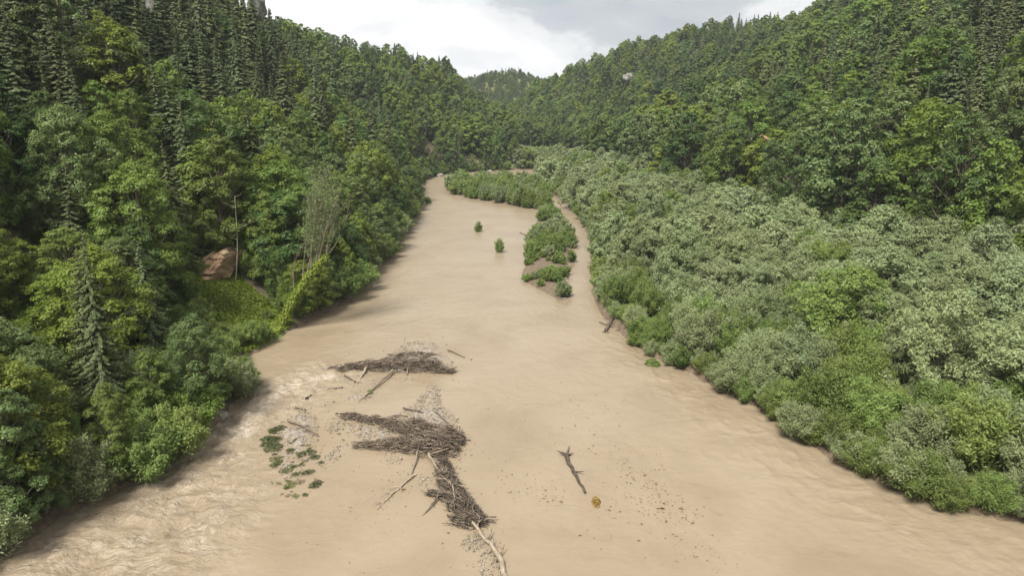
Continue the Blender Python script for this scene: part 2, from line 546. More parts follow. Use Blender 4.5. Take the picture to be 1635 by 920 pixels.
# ------------------------------------------------------------------ the river
yy = spaced([(-300, 20, 8), (20, 60, 0.22), (60, 110, 0.3), (110, 200, 0.6), (200, 460, 1.5)])
lo, ro = np.argsort(LEFT[:, 1]), np.argsort(RIGHT[:, 1])
xl = np.interp(yy, LEFT[lo, 1], LEFT[lo, 0]) - 8
xr = np.interp(yy, RIGHT[ro, 1], RIGHT[ro, 0]) + 8
far = yy > 330
xl = np.where(far, np.minimum(xl, -60), xl)
xr = np.where(far, np.maximum(xr, 160), xr)
ker = np.ones(25) / 25
tt = np.linspace(0, 1, 300)
WX = xl[:, None] + (xr - xl)[:, None] * tt[None]
WY = np.repeat(yy[:, None], len(tt), 1)
TURB1 = np.array([G(*p) for p in [(520, 600), (470, 620), (420, 650), (385, 690), (340, 715), (290, 740)]])
TURB2 = np.array([G(*p) for p in [(330, 690), (310, 760), (270, 820), (180, 870), (60, 920), (-100, 990)]])
TURB3 = np.array([G(*p) for p in [(390, 740), (330, 800), (300, 860), (230, 930)]])
STREAK = np.array([G(*p) for p in [(525, 602), (480, 612), (445, 628), (420, 648), (400, 672), (385, 700)]])
RBANK = np.array([G(*p) for p in [(1010, 560), (1080, 610), (1200, 690), (1300, 760), (1450, 830), (1635, 890)]])
fx, fy = WX.ravel(), WY.ravel()
t1 = np.maximum(sstep(8, 1.5, seg_dist(fx, fy, TURB1)), np.maximum(sstep(9, 2, seg_dist(fx, fy, TURB2)), sstep(7, 1, seg_dist(fx, fy, TURB3)) * .9))
streak = sstep(1.5, .2, seg_dist(fx, fy, STREAK))
rb = sstep(7, 1.5, seg_dist(fx, fy, RBANK))
calm = np.zeros_like(fx)
BARS = [((665, 570), 7.0, 3.6), ((690, 665), 4.2, 3.8), ((468, 705), 2.6, 4.2), ((600, 700), 8, 5), ((720, 790), 3, 7)]
for (u, v), a, b in BARS:
    c = G(u, v)
    calm = np.maximum(calm, sstep(1.9, 0.9, np.hypot((fx - c[0]) / a, (fy - c[1]) / b)))
# wave field: domain-warped ridged noise carried down the channel
wx = fx + 2.2 * (fbm(fx * .18, fy * .18, 3, 31) - .5)
wy = fy + 2.2 * (fbm(fx * .18, fy * .18, 3, 57) - .5)
w1 = 1 - np.abs(2 * fbm(wx * .55, wy * .42, 4, 71) - 1)
w2 = fbm(wx * 1.5, wy * .9, 3, 91)
w3 = fbm(fx * .9, fy * .55, 3, 13)
amp = (0.05 + 0.34 * t1 + 0.10 * rb) * (1 - .85 * calm)
WZ = amp * ((w1 ** 3) * 1.0 + (w2 - .5) * .55 - .25) + 0.035 * (w3 - .5) * (1 - calm)
fade = sstep(420, 180, fy)
WZ = (WZ * (0.25 + .75 * fade)).reshape(WX.shape)


def water_mat():
    m, t = new_mat('muddy_water')
    l = t.links.new
    tu = N(t, 'ShaderNodeAttribute', attribute_name='turb')
    st = N(t, 'ShaderNodeAttribute', attribute_name='streak')
    c = N(t, 'ShaderNodeTexCoord')
    wn = N(t, 'ShaderNodeTexNoise', i_Scale=0.16, i_Detail=3.0)
    l(c.outputs['Object'], wn.inputs[0])
    sub = N(t, 'ShaderNodeVectorMath', operation='SUBTRACT'); sub.inputs[1].default_value = (.5, .5, .5)
    l(wn.outputs['Color'], sub.inputs[0])
    scl = N(t, 'ShaderNodeVectorMath', operation='SCALE'); scl.inputs['Scale'].default_value = 4.0
    l(sub.outputs[0], scl.inputs[0])
    wv = N(t, 'ShaderNodeVectorMath', operation='ADD'); l(c.outputs['Object'], wv.inputs[0]); l(scl.outputs[0], wv.inputs[1])
    # foam lines: thin ridges of warped noise
    fn = N(t, 'ShaderNodeTexNoise', i_Scale=1.05, i_Detail=8.0, i_Roughness=0.66, i_Distortion=1.1)
    l(wv.outputs[0], fn.inputs[0])
    ab = N(t, 'ShaderNodeMath', operation='SUBTRACT', i_1=.5); l(fn.outputs[0], ab.inputs[0])
    ab2 = N(t, 'ShaderNodeMath', operation='ABSOLUTE'); l(ab.outputs[0], ab2.inputs[0])
    rid = N(t, 'ShaderNodeMapRange', i_1=0.0, i_2=0.07, i_3=1.0, i_4=0.0); l(ab2.outputs[0], rid.inputs[0])
    f2 = N(t, 'ShaderNodeTexNoise', i_Scale=0.45, i_Detail=4.0); l(c.outputs['Object'], f2.inputs[0])
    f2r = N(t, 'ShaderNodeMapRange', i_1=.38, i_2=.60); l(f2.outputs[0], f2r.inputs[0])
    fo = N(t, 'ShaderNodeMath', operation='MULTIPLY'); l(rid.outputs[0], fo.inputs[0]); l(f2r.outputs[0], fo.inputs[1])
    fo2 = N(t, 'ShaderNodeMath', operation='MULTIPLY'); l(fo.outputs[0], fo2.inputs[0]); l(tu.outputs['Fac'], fo2.inputs[1])
    sf = N(t, 'ShaderNodeTexNoise', i_Scale=2.2, i_Detail=6.0, i_Roughness=.7); l(wv.outputs[0], sf.inputs[0])
    sfr = N(t, 'ShaderNodeMapRange', i_1=.42, i_2=.68); l(sf.outputs[0], sfr.inputs[0])
    s2 = N(t, 'ShaderNodeMath', operation='MULTIPLY'); l(sfr.outputs[0], s2.inputs[0]); l(st.outputs['Fac'], s2.inputs[1])
    foam = N(t, 'ShaderNodeMath', operation='MULTIPLY_ADD', i_1=.52, use_clamp=True); l(fo2.outputs[0], foam.inputs[0]); l(s2.outputs[0], foam.inputs[2])
    # silt clouds
    sn = N(t, 'ShaderNodeTexNoise', i_Scale=0.09, i_Detail=7.0, i_Roughness=.55, i_Distortion=.8); l(wv.outputs[0], sn.inputs[0])
    silt = ramp(t, [(0.3, (0.180, 0.140, 0.094)), (0.5, (0.204, 0.162, 0.111)), (0.7, (0.221, 0.178, 0.126))]); l(sn.outputs[0], silt.inputs[0])
    mixc = N(t, 'ShaderNodeMix', data_type='RGBA'); mixc.inputs[7].default_value = (.39, .34, .28, 1)
    l(foam.outputs[0], mixc.inputs[0]); l(silt.outputs[0], mixc.inputs[6])
    p = N(t, 'ShaderNodeBsdfPrincipled', i_Roughness=0.3, i_IOR=1.33)
    p.inputs['Specular IOR Level'].default_value = 0.4
    rmix = N(t, 'ShaderNodeMapRange', i_3=.3, i_4=.7); l(foam.outputs[0], rmix.inputs[0]); l(rmix.outputs[0], p.inputs['Roughness'])
    l(mixc.outputs[2], p.inputs['Base Color'])
    # ripples
    mpn = N(t, 'ShaderNodeMapping'); mpn.inputs['Scale'].default_value = (1.0, 1.5, 1); mpn.inputs['Rotation'].default_value = (0, 0, .15)
    l(wv.outputs[0], mpn.inputs[0])
    r1 = N(t, 'ShaderNodeTexNoise', i_Scale=0.9, i_Detail=7.0, i_Roughness=.6); l(mpn.outputs[0], r1.inputs[0])
    bs = N(t, 'ShaderNodeMapRange', i_3=.17, i_4=.9); l(tu.outputs['Fac'], bs.inputs[0])
    b1 = N(t, 'ShaderNodeBump', i_Distance=.5); l(bs.outputs[0], b1.inputs['Strength']); l(r1.outputs[0], b1.inputs['Height'])
    l(b1.outputs[0], p.inputs['Normal'])
    l(p.outputs[0], N(t, 'ShaderNodeOutputMaterial').inputs[0])
    return m


link('river', grid_mesh('river', WX, WY, WZ, [water_mat()], {'turb': np.clip(t1 + .10 * rb + .06, 0, 1) * (1 - .8 * calm), 'streak': streak}), kind='structure',
     label='muddy brown flood water filling the river bed', cat='river')

# ------------------------------------------------------------------ vegetation models
UP = np.array([0, 0, 1.0])


def limb(p0, p1, rng, n=5, sag=0.12):
    t = np.linspace(0, 1, n)[:, None]
    L_ = np.linalg.norm(p1 - p0)
    bend = (rng.randn(3) * .12 + np.array([0, 0, -sag])) * L_
    return p0 + (p1 - p0) * t + bend * (4 * t * (1 - t)) * .5


def broadleaf(seed, h, r, leaf, n, base=0.1, ncl=34, aspect=0.6, flat=0.68, lean=0.0, upleaf=0.0, skirt=0.1):
    """Tapered trunk with limbs; crown of leaf clumps in an uneven envelope. Returns trunk and crown builders."""
    rng = rs(seed)
    tr, cr_ = MB(), MB()
    top = np.array([lean * h, 0, h])
    axis = lambda t: np.array([lean * h * max(t, 0) ** 1.5 + .02 * h * math.sin(5 * t + seed), .02 * h * math.sin(4 * t + 2 * seed), h * t])
    env = lambda t: r * max(0.12, math.sin(math.pi * min(1, skirt + (1 - skirt) * t * 0.97))) ** 0.62
    tr.tube([axis(t) for t in np.linspace(-.04, .93, 9)], np.linspace(1, .12, 9) ** 1.1 * h * .021, 7)
    cl = []
    for i in range(ncl):
        t = ((i + .5) / ncl) ** .85
        a = i * 2.4 + rng.rand() * .9
        tz = base + (1 - base) * t * .93
        q = .45 + .5 * rng.rand() ** .6 if i % 6 else .15
        e = env(t) * q * (0.9 + .25 * rng.rand())
        c = axis(tz) + np.array([math.cos(a) * e, math.sin(a) * e, 0])
        rad = r * (.27 + .2 * rng.rand()) * (1 - .3 * t)
        cl.append((c, rad, rng.rand()))
    cl.append((axis(.95), r * .28, .5))
    wts = np.array([c[1] ** 2 for c in cl])
    wts /= wts.sum()
    for (c, rad, hv), w in zip(cl, wts):
        p0 = axis(max(.08, c[2] / h - .16 - .1 * rng.rand()))
        tr.tube(limb(p0, c, rng), np.linspace(.007, .0022, 5) * h, 5, cap=False)
        m = 13
        outw = unit((c - axis(c[2] / h)) * [1, 1, 0.4] + UP * .3 * r)
        D = unit(rng.randn(m, 3) + outw * .8 + UP * .35)
        S = c + D * rad * (.6 + .5 * rng.rand(m, 1)) * [1, 1, .72]
        k = max(1, int(n * w / m))
        for s, d, sv in zip(S, D, rng.rand(m)):
            sr = rad * (.32 + .22 * rng.rand())
            dd = unit(rng.randn(k, 3) + d * .7 + UP * .35)
            C = s + dd * sr * (rng.rand(k, 1) ** .45) * (1 + .5 * (rng.rand(k, 1) < .12)) * [1, 1, flat]
            Nn = unit(dd * .5 + d * .35 + UP * .5 + rng.randn(k, 3) * .32)
            A = unit(d * [1, 1, .3] + rng.randn(k, 3) * .7 + UP * upleaf)
            if upleaf:
                Nn = unit(unit(np.cross(A, rng.randn(k, 3))) * .7 + UP * .4 + dd * .5 + d * .35)
            ls = leaf * (.65 + .7 * rng.rand(k))
            cr_.leaves(C, Nn, A, ls, ls * aspect, 0, np.clip(.2 * hv + .3 * sv + .5 * rng.rand(k), 0, 1))
    return tr, cr_


def spruce(seed, h, r, leaf, dens=1.0, droop=0.35, bare=0.06):
    rng = rs(seed)
    tr, cr_ = MB(), MB()
    tr.tube([(0, 0, h * t) for t in np.linspace(-.03, .985, 8)], np.linspace(1, .04, 8) * h * .014, 7)
    nlev = int(54 * (0.6 + .4 * dens))
    C, Nn, A, Ln, Va = [], [], [], [], []
    for i in range(nlev):
        t = bare + (1 - bare) * (i / nlev) ** .92
        rl = r * (1 - t) ** .85 * (.75 + .4 * rng.rand()) + .08
        lf = leaf * min(1.0, .28 + 1.6 * (1 - t))
        nb = int(5 + 5 * (1 - t) + rng.randint(0, 3))
        for b in range(nb):
            a = b * 2 * math.pi / nb + i * 1.3 + rng.randn() * .2
            ln = rl * (.6 + .6 * rng.rand())
            out = np.array([math.cos(a), math.sin(a), 0])
            side = np.array([-out[1], out[0], 0])
            ns = max(3, int(ln / lf * 2.4 * dens))
            s = np.sort(rng.rand(ns)) * .95 + .05
            z = h * t + rng.randn() * .012 * h - droop * ln * (s ** 1.2) + .18 * ln * s ** 3 + .12 * ln * (1 - t)
            base = out * (ln * s)[:, None] + UP * z[:, None]
            bv = rng.rand()
            if i % 3 == 0 and b % 2 == 0:
                tr.tube(np.vstack([[0, 0, z[0] + .05], base[len(base) // 2], base[-1]]), [h * .0022, h * .0014, h * .0006], 4, cap=False)
            for sg in (-1, 1, 0):
                wv = lf * (.45 + .6 * (1 - s)) * (0.8 + .5 * rng.rand(ns))
                ax = unit(out * .75 + side * sg * .8 + UP * (-.38 if sg else -.9) + rng.randn(ns, 3) * .22)
                C.append(base + ax * wv[:, None] * .45)
                A.append(ax)
                Nn.append(unit(UP * (.75 if sg else .45) + out * .75 + rng.randn(ns, 3) * .2))
                Ln.append(wv * 1.25)
                Va.append(np.clip(.2 + .3 * bv + .35 * rng.rand(ns), 0, 1))
    Ln = np.concatenate(Ln)
    cr_.leaves(np.vstack(C), np.vstack(Nn), np.vstack(A), Ln * 1.1, Ln * .6, 0, np.concatenate(Va))
    return tr, cr_


def shrub(seed, h, r, leaf, n, aspect=.3, nst=9, ncl=20):
    """Many upright stems from one stool, feathery leafy shoots."""
    rng = rs(seed)
    tr, cr_ = MB(), MB()
    tips = []
    tr.tube([(0, 0, -.4), (0, 0, .12 * h)], [.035 * h, .02 * h], 6)
    for i in range(ncl):
        a = i * 2.4 + rng.rand()
        q = ((i + .5) / ncl) ** .5
        zz = h * (.93 - .5 * q ** 2.2 + .34 * (rng.rand() - .5))
        tips.append(np.array([math.cos(a) * r * q * (.8 + .35 * rng.rand()), math.sin(a) * r * q * (.8 + .35 * rng.rand()), zz]))
    for i, tip in enumerate(tips):
        b = np.array([tip[0] * .03, tip[1] * .03, -.15])
        if i < nst * 2:
            tr.tube(limb(b, tip, rng, sag=-.12), np.linspace(.011, .003, 5) * h, 5, cap=False)
        k = n // ncl
        hv = rng.rand()
        s = rng.rand(k) ** .6
        cen = b + (tip - b) * (.22 + .78 * s)[:, None]
        wid = r * .27 * (1.15 - .6 * s)
        D = unit(rng.randn(k, 3) * [1, 1, .8])
        C = cen + D * (wid * (.35 + .65 * rng.rand(k)))[:, None]
        # short leafy side shoots give the surface its tufts
        sh = unit(rng.randn(9, 3) + UP * .9 + unit(tip * [1, 1, .1]) * .5)
        pick = rng.randint(0, 9, k)
        C = C + sh[pick] * (wid * 1.25 * rng.rand(k) ** 1.4)[:, None]
        A = unit(sh[pick] * .9 + rng.randn(k, 3) * .45 + UP * .35)
        Nn = unit(unit(np.cross(A, rng.randn(k, 3))) * .55 + UP * .6 + D * .45)
        ls = leaf * (.7 + .6 * rng.rand(k))
        cr_.leaves(C, Nn, A, ls, ls * aspect, 0, np.clip(.35 * hv + .65 * rng.rand(k), 0, 1))
    return tr, cr_


# kind -> list of (shape function, reference height, crown radius); detail levels fine / middle / coarse
def make_models():
    md = {}
    broad = [(11, 17, 4.7), (12, 19, 5.0), (13, 15, 5.0), (14, 18, 4.2)]
    for lv, (leaf, n, ncl) in enumerate(((.26, 29000, 42), (.42, 11000, 36), (.66, 5500, 30))):
        md['broad', lv] = [(broadleaf(s, h, r, leaf, n, ncl=ncl, skirt=.16), h, r) for s, h, r in broad]
    for lv, (leaf, d) in enumerate(((.37, 1.0), (.60, .8), (.9, .66))):
        md['spruce', lv] = [(spruce(s, h, r, leaf, d, dr), h, r) for s, h, r, dr in ((21, 25, 4.9, .38), (22, 27, 4.5, .30), (23, 21, 4.6, .45))]
    for lv, (leaf, n, ncl) in enumerate(((.27, 24000, 28), (.40, 11000, 26), (.62, 4500, 22))):
        md['willow', lv] = [(broadleaf(s, h, r, leaf, n, base=.02, ncl=ncl + 8, aspect=.34, flat=.95, upleaf=.7, skirt=.3), h, r) for s, h, r in ((31, 9, 3.5), (32, 10, 3.4), (33, 8, 3.7))]
    for lv, (leaf, n) in enumerate(((.27, 13000), (.40, 6000), (.75, 1800))):
        md['shrub', lv] = [(shrub(s, h, r, leaf, n), h, r) for s, h, r in ((41, 5.2, 2.9), (42, 4.6, 3.0), (43, 5.6, 2.7))]
    return md


MODELS = make_models()
_cache = {}


def part_mesh(kind, lv, i, what, mat):
    key = (kind, lv, i, what, mat)
    if key not in _cache:
        (tr, crn), h, r = MODELS[kind, lv][i]
        if what == 'trunk':
            _cache[key] = tr.mesh('trunk', [M['bark']], True)
        elif what == 'crown':
            _cache[key] = crn.mesh('crown', [M['beech']])
        else:
            mb = MB()
            mb.add(np.vstack(crn.v), crn.f[0][0][:0], 0)
            mb.v, mb.f, mb.a, mb.n = [], [], [], 0
            for src, mi in ((crn, 0), (tr, 1)):
                off = mb.n
                mb.v += src.v
                mb.a += src.a
                mb.f += [(f + off, mi) for f, _ in src.f if len(f)]
                mb.n += src.n
            _cache[key] = mb.mesh(kind, [M[mat], M['bark']])
    return _cache[key]


# ------------------------------------------------------------------ where the plants stand
rng = rs(7)
plants = []          # x, y, z, kind, material, model index, scale, rotation, zone


def jgrid(x0, x1, y0, y1, s, jit=.42):
    X, Y = np.meshgrid(np.arange(x0, x1, s), np.arange(y0, y1, s))
    X = X + (np.arange(X.shape[0])[:, None] % 2) * s * .5
    return (X + rng.uniform(-jit, jit, X.shape) * s).ravel(), (Y + rng.uniform(-jit, jit, Y.shape) * s).ravel()


def in_view(x, y, margin=28):
    return np.abs(x) < 0.75 * y + margin


SCAR = P(318, 424, 99)
cl_r = lambda y: np.interp(y, RIGHT[ro, 1], RIGHT[ro, 0])
cl_l = lambda y: np.interp(y, LEFT[lo, 1], LEFT[lo, 0])


def scatter(x0, x1, y0, y1, s, pick):
    X, Y = jgrid(x0, x1, y0, y1, s)
    k = in_view(X, Y)
    X, Y = X[k], Y[k]
    k = ~in_poly(X, Y, RIVER)
    X, Y = X[k], Y[k]
    dw = np.minimum(seg_dist(X, Y, LEFT), seg_dist(X, Y, RIGHT))
    Z = terrain_z(X, Y)
    mead = meadow_mask(X, Y)
    verge = in_poly(X, Y, VERGE)
    n1 = fbm(X * .03, Y * .03, 3, 77)
    n2 = fbm(X * .055, Y * .055, 3, 177)
    for x, y, z, d, me_, ve, a, b in zip(X, Y, Z, dw, mead, verge, n1, n2):
        r_ = pick(x, y, z, d, me_, ve, a, b)
        if r_:
            kind, mat, hh, zone = r_
            i = rng.randint(0, len(MODELS[kind, 0]))
            plants.append((x, y, z, kind, mat, i, hh / MODELS[kind, 0][i][1], rng.rand() * 6.28, zone))


def choose(ws):
    ks = list(ws)
    w = np.array([ws[k] for k in ks], float)
    return ks[rng.choice(len(ks), p=w / w.sum())]


def steep_side(x, y, z, d, me_, ve, a, b):
    side_left = x < cl_l(y) if y < 330 else (x < cl_r(y) or y > 425) and not (y < 480 and x > foot_x(y))
    if 405 < y < 505 and x > 2 + (y - 405) * .03:
        return None
    if not side_left or me_ > .25 or d < 1.2:
        return None
    if np.hypot(x - SCAR[0], y - SCAR[1]) < 3.6:
        return None
    conif = sstep(10, 40, z) * .9 + (a - .5) * 2.2 + (0.12 if y > 90 else -.12)
    if y > 330:
        conif = .25 + (a - .5) * 1.8 + sstep(45, 60, z) * .3
    if d < 6:
        conif -= .6
    if rng.rand() < np.clip(conif, .04, .85):
        if conif > .5 and y < 330 and d > 14:
            return None
        return 'spruce', choose({'spruce': 3, 'olive_spruce': .7 + (b > .55) * 1.5}), rng.uniform(17, 30) * (.7 if d < 10 or y > 330 else 1), 'steep'
    if conif > .5 and y < 330 and d > 14 and rng.rand() < .6:
        return None
    hh = rng.uniform(13, 21) if d > 6 else rng.uniform(8, 13)
    if y > 330:
        hh *= 1.1
    elif y < 86 and d < 26:
        hh = min(hh, rng.uniform(9, 14.5))
    return 'broad', choose({'beech': 2.0, 'bright': .35 + 1.4 * (b > .58), 'ash': 1.1 + 1.2 * (b < .42), 'dark': 1.0}), hh, 'steep'


def hill_conif(y, z, a):
    return .12 + .55 * sstep(8, 18, z) - .35 * sstep(40, 52, z) - .30 * sstep(250, 330, y) + (a - .5) * 2.8


def hill_side(x, y, z, d, me_, ve, a, b):
    if y < 425 and x < foot_x(y) + 1:
        return None
    if 405 < y < 505 and x < 62:
        return None
    if y >= 425 and (x < 42 and y < 600 or x < 20):
        return None
    conif = hill_conif(y, z, a)
    if y > 450:
        conif = .12 + (a - .5) * 1.2 + (.3 if 165 < x < 235 and y > 540 else 0)
    if z < 12:
        conif -= .4
    if rng.rand() < np.clip(conif, .04, .93):
        if conif > .5 and y < 450:
            return None
        return 'spruce', choose({'spruce': 2, 'olive_spruce': 1.2}), rng.uniform(15, 27) if y > 450 else rng.uniform(20, 32), 'hill'
    if conif > .5 and y < 450 and rng.rand() < .84:
        return None
    return 'broad', choose({'beech': 2.0, 'bright': .35 + 1.2 * (b > .56), 'ash': .8, 'dark': 1.2 + (b < .45)}), rng.uniform(18, 29) * (.85 if y > 480 else 1), 'hill'


def spruce_stand(x, y, z, d, me_, ve, a, b):
    if x < foot_x(y) + 1 or z < 9:
        return None
    conif = hill_conif(y, z, a)
    if conif < .5 or rng.rand() < .1:
        return None
    return 'spruce', choose({'spruce': 2, 'olive_spruce': 1.3}), rng.uniform(18, 33), 'hill'


def steep_stand(x, y, z, d, me_, ve, a, b):
    if x > cl_l(y) or d < 14 or me_ > .1 or np.hypot(x - SCAR[0], y - SCAR[1]) < 8:
        return None
    conif = sstep(10, 40, z) * .9 + (a - .5) * 2.2 + (0.12 if y > 90 else -.12)
    if conif < .5 or rng.rand() < .12:
        return None
    return 'spruce', choose({'spruce': 3, 'olive_spruce': 1}), rng.uniform(17, 30), 'steep'


def steep_undergrowth(x, y, z, d, me_, ve, a, b):
    if x > cl_l(y) or d < 1 or d > 34 or me_ > .2 or np.hypot(x - SCAR[0], y - SCAR[1]) < 5:
        return None
    return 'shrub', choose({'alder': 2, 'willow': .4, 'beech': 1}), rng.uniform(3, 6), 'steep'


def far_valley(x, y, z, d, me_, ve, a, b):
    if rng.rand() < np.clip(.25 + (a - .5) * 1.6, .05, .85):
        return 'spruce', 'spruce', rng.uniform(11, 16), 'far'
    return 'broad', choose({'beech': 2, 'ash': 1.2, 'dark': 1.5, 'bright': .4}), rng.uniform(10, 14), 'far'


def flood_plain(x, y, z, d, me_, ve, a, b):
    if x < cl_r(y) if y < 330 else (x < cl_r(min(y, 400)) - 2):
        return None
    if x > foot_x(y) + 3 or d < (3.0 if 105 < y < 230 else .7) or y > 425:
        return None
    if ve and d < .5 + 2.0 * a * (y < 72):
        return None
    tall = sstep(8, 20, d + (a - .5) * 14) if y < 118 else sstep(-4, 6, d)
    if y < 84 and d < 30:
        tall *= .25
    if rng.rand() < tall:
        return 'willow', choose({'willow': 2.2, 'silver': .35 + 1.3 * (b > .57), 'alder': .35 + .8 * (b < .4)}), rng.choice([rng.uniform(5, 8), rng.uniform(7, 10), rng.uniform(9, 12.5)]), 'plain'
    return 'shrub', choose({'alder': 1.6, 'willow': 1.2, 'silver': .12}), rng.uniform(3.6, 6.6) * (.6 if d < 3 else 1), 'plain'


scatter(-190, 10, 22, 330, 6.6, steep_side)
scatter(-230, 70, 330, 640, 9.0, steep_side)
scatter(-130, -20, 40, 112, 4.2, steep_undergrowth)
scatter(-190, -30, 22, 330, 6.2, steep_stand)
scatter(40, 360, 90, 450, 6.2, spruce_stand)
scatter(40, 360, 90, 470, 9.9, hill_side)
scatter(20, 420, 425, 760, 10.0, hill_side)
scatter(-130, 190, 640, 1010, 8.5, far_valley)
scatter(8, 150, 36, 125, 3.7, flood_plain)
scatter(8, 120, 125, 425, 5.7, flood_plain)
# crowns that hang over the water's edge
def bank_row(line, y0, y1, step, side, fn):
    seg = np.linalg.norm(np.diff(line[:, :2], axis=0), axis=1)
    cum = np.append(0, np.cumsum(seg))
    for s_ in np.arange(0, cum[-1], step):
        s_ += rng.uniform(-.3, .3) * step
        x = np.interp(s_, cum, line[:, 0]); y = np.interp(s_, cum, line[:, 1])
        x2 = np.interp(s_ + .5, cum, line[:, 0]); y2 = np.interp(s_ + .5, cum, line[:, 1])
        nx, ny = unit(np.array([-(y2 - y), x2 - x])) * side
        if not y0 < y < y1:
            continue
        r_ = fn(y)
        if r_:
            kind, mat, hh, off, zone = r_
            px, py = x + nx * off, y + ny * off
            if meadow_mask(np.array([px]), np.array([py]))[0] > .5:
                continue
            i = rng.randint(0, len(MODELS[kind, 0]))
            plants.append((px, py, max(.2, terrain_z(px, py)[0] - .3), kind, mat, i, hh / MODELS[kind, 0][i][1], rng.rand() * 6.28, zone))


def left_row(y):
    if 82 < y < 96:
        return ('shrub', 'alder', rng.uniform(2.5, 4), .8, 'steep')
    if rng.rand() < .5:
        return ('shrub', choose({'alder': 3, 'willow': 1}), rng.uniform(3.5, 6.0), rng.uniform(-1.2, .6) if y < 82 else rng.uniform(-.3, .8), 'steep')
    return ('broad', choose({'beech': 2, 'bright': .8, 'ash': 1.2, 'dark': 1}), rng.uniform(7, 12), rng.uniform(.6, 2.2), 'steep')


bank_row(LEFT, 24, 420, 2.5, 1, left_row)
bank_row(RIGHT, 88, 330, 2.6, -1, lambda y: ('shrub', choose({'alder': 2, 'willow': 1.5}), rng.uniform(2, 4.5), rng.uniform(.9, 2.2), 'plain'))
bank_row(RIGHT, 44, 92, 1.9, -1, lambda y: ('shrub', choose({'alder': 2, 'willow': 1.5}), rng.uniform(1.6, 4), rng.uniform(-.3, 1.0), 'plain') if rng.rand() < .95 else None)
# thicket on the far bank round the bend
for q in range(150):
    u, v = rng.uniform(822, 945), rng.uniform(250, 268)
    g = G(u, v, 1.0)
    if g[1] < 520 and not in_poly(g[:1], g[1:2], RIVER)[0]:
        plants.append((g[0], g[1], 1.0, 'willow', choose({'willow': 2, 'alder': 1}), rng.randint(0, 3), rng.uniform(.75, 1.25), rng.rand() * 6, 'bend'))
# the islands
for isl, s, hmin, hmax, zone in ((ISLE1, 1.6, 1.6, 3.4, 'isle'), (ISLE2, 2.6, 2.8, 5.2, 'farisle')):
    X, Y = jgrid(isl[:, 0].min(), isl[:, 0].max(), isl[:, 1].min(), isl[:, 1].max(), s)
    ok = in_poly(X, Y, isl) & (seg_dist(X, Y, isl) > .35)
    gaps = fbm(X * .28, Y * .16, 2, 5)
    for x, y, g in zip(X[ok], Y[ok], gaps[ok]):
        if zone == 'isle' and (g > .63 or rng.rand() < .08):
            continue
        if zone == 'farisle' and g > .74:
            continue
        z = terrain_z(x, y)[0]
        plants.append((x, y, max(z, 0), 'shrub', choose({'alder': 2.2, 'willow': 1}), rng.randint(0, 3), rng.uniform(hmin, hmax) / 5 * (.7 + .45 * (g < .5)) * rng.choice([.75, 1, 1.1]), rng.rand() * 6, zone))
# single bushes standing in the water
for u, v, s in ((764, 370, .55), (797, 403, .62), (684, 325, .5)):
    g = G(u, v)
    plants.append((g[0], g[1], -.2, 'shrub', 'alder', rng.randint(0, 3), s, rng.rand() * 6, 'flooded'))
# bushes along the meadow foot and on the low banks
for u, v, y, s in ((405, 545, 87, .6), (425, 535, 89, .5), (385, 553, 86, .6), (470, 515, 95, .6), (322, 512, 89, .7), (395, 512, 93, .35), (352, 572, 83, .6), (338, 552, 85, .7), (318, 535, 87, .8), (366, 590, 81, .6), (372, 570, 84, .5), (300, 500, 91, .8), (285, 478, 94, .7), (266, 462, 98, .7), (296, 418, 102, .55), (326, 398, 104, .6), (350, 388, 105, .6), (372, 405, 103.5, .6), (374, 432, 101.5, .5), (258, 482, 95, .7), (272, 470, 96, .45), (300, 462, 96.5, .35), (292, 424, 99.5, .6), (312, 405, 100.5, .5), (400, 455, 99.5, .45), (425, 485, 97, .4), (382, 462, 99, .35)):
    g = P(u, v, y)
    plants.append((g[0], g[1], terrain_z(g[0], g[1])[0], 'shrub', 'alder', rng.randint(0, 3), s, rng.rand() * 6, 'meadow'))

# the landslip stays open to the river
SLIP_PX = np.array([(268, 470), (330, 388), (362, 388), (378, 440), (446, 520), (446, 548), (395, 556), (335, 520)])


def hides_slip(p):
    x, y, z, kind, mat, mi, s, rot, zone = p
    if zone == 'meadow' or not 60 < y < 102 or x > 0:
        return False
    h, r = MODELS[kind, 0][mi][1] * s, MODELS[kind, 0][mi][2] * s
    a = np.linspace(0, 6.28, 8)
    for f, g in ((.95, .25), (.7, .8), (.4, .85)):
        q = np.stack([x + r * g * np.cos(a), 0 * a + y, z + h * f + r * .3 * np.sin(a)], 1)
        u, v, _ = proj(q)
        if in_poly(u, v, SLIP_PX).mean() > .1:
            return True
    return False


plants = [p for p in plants if not hides_slip(p)]
LEAN_PX = np.array([(438, 530), (460, 470), (478, 380), (470, 320), (500, 280), (560, 300), (575, 350), (545, 410), (500, 500), (470, 545)])


def hides_lean(p):
    x, y, z, kind, mat, mi, s, rot, zone = p
    if not 78 < y < 99 or x > 0:
        return False
    h, r = MODELS[kind, 0][mi][1] * s, MODELS[kind, 0][mi][2] * s
    q = np.array([(x + r * f, y, z + h * g) for f in (-.7, 0, .7) for g in (.35, .6, .9)])
    u, v, _ = proj(q)
    return in_poly(u, v, LEAN_PX).any()


plants = [p for p in plants if not hides_lean(p)]
DEAD = [(372, 410, 312, 104, .006), (1480, 340, 190, 165, .013), (1555, 330, 175, 190, .012)]
for u, v, vt_, y, _ in DEAD:
    q = P(u, v, y)
    plants = [p for p in plants if not (abs(p[0] - q[0] * (p[1] / y)) < 3.2 and y - 14 < p[1] < y + 1.5)]

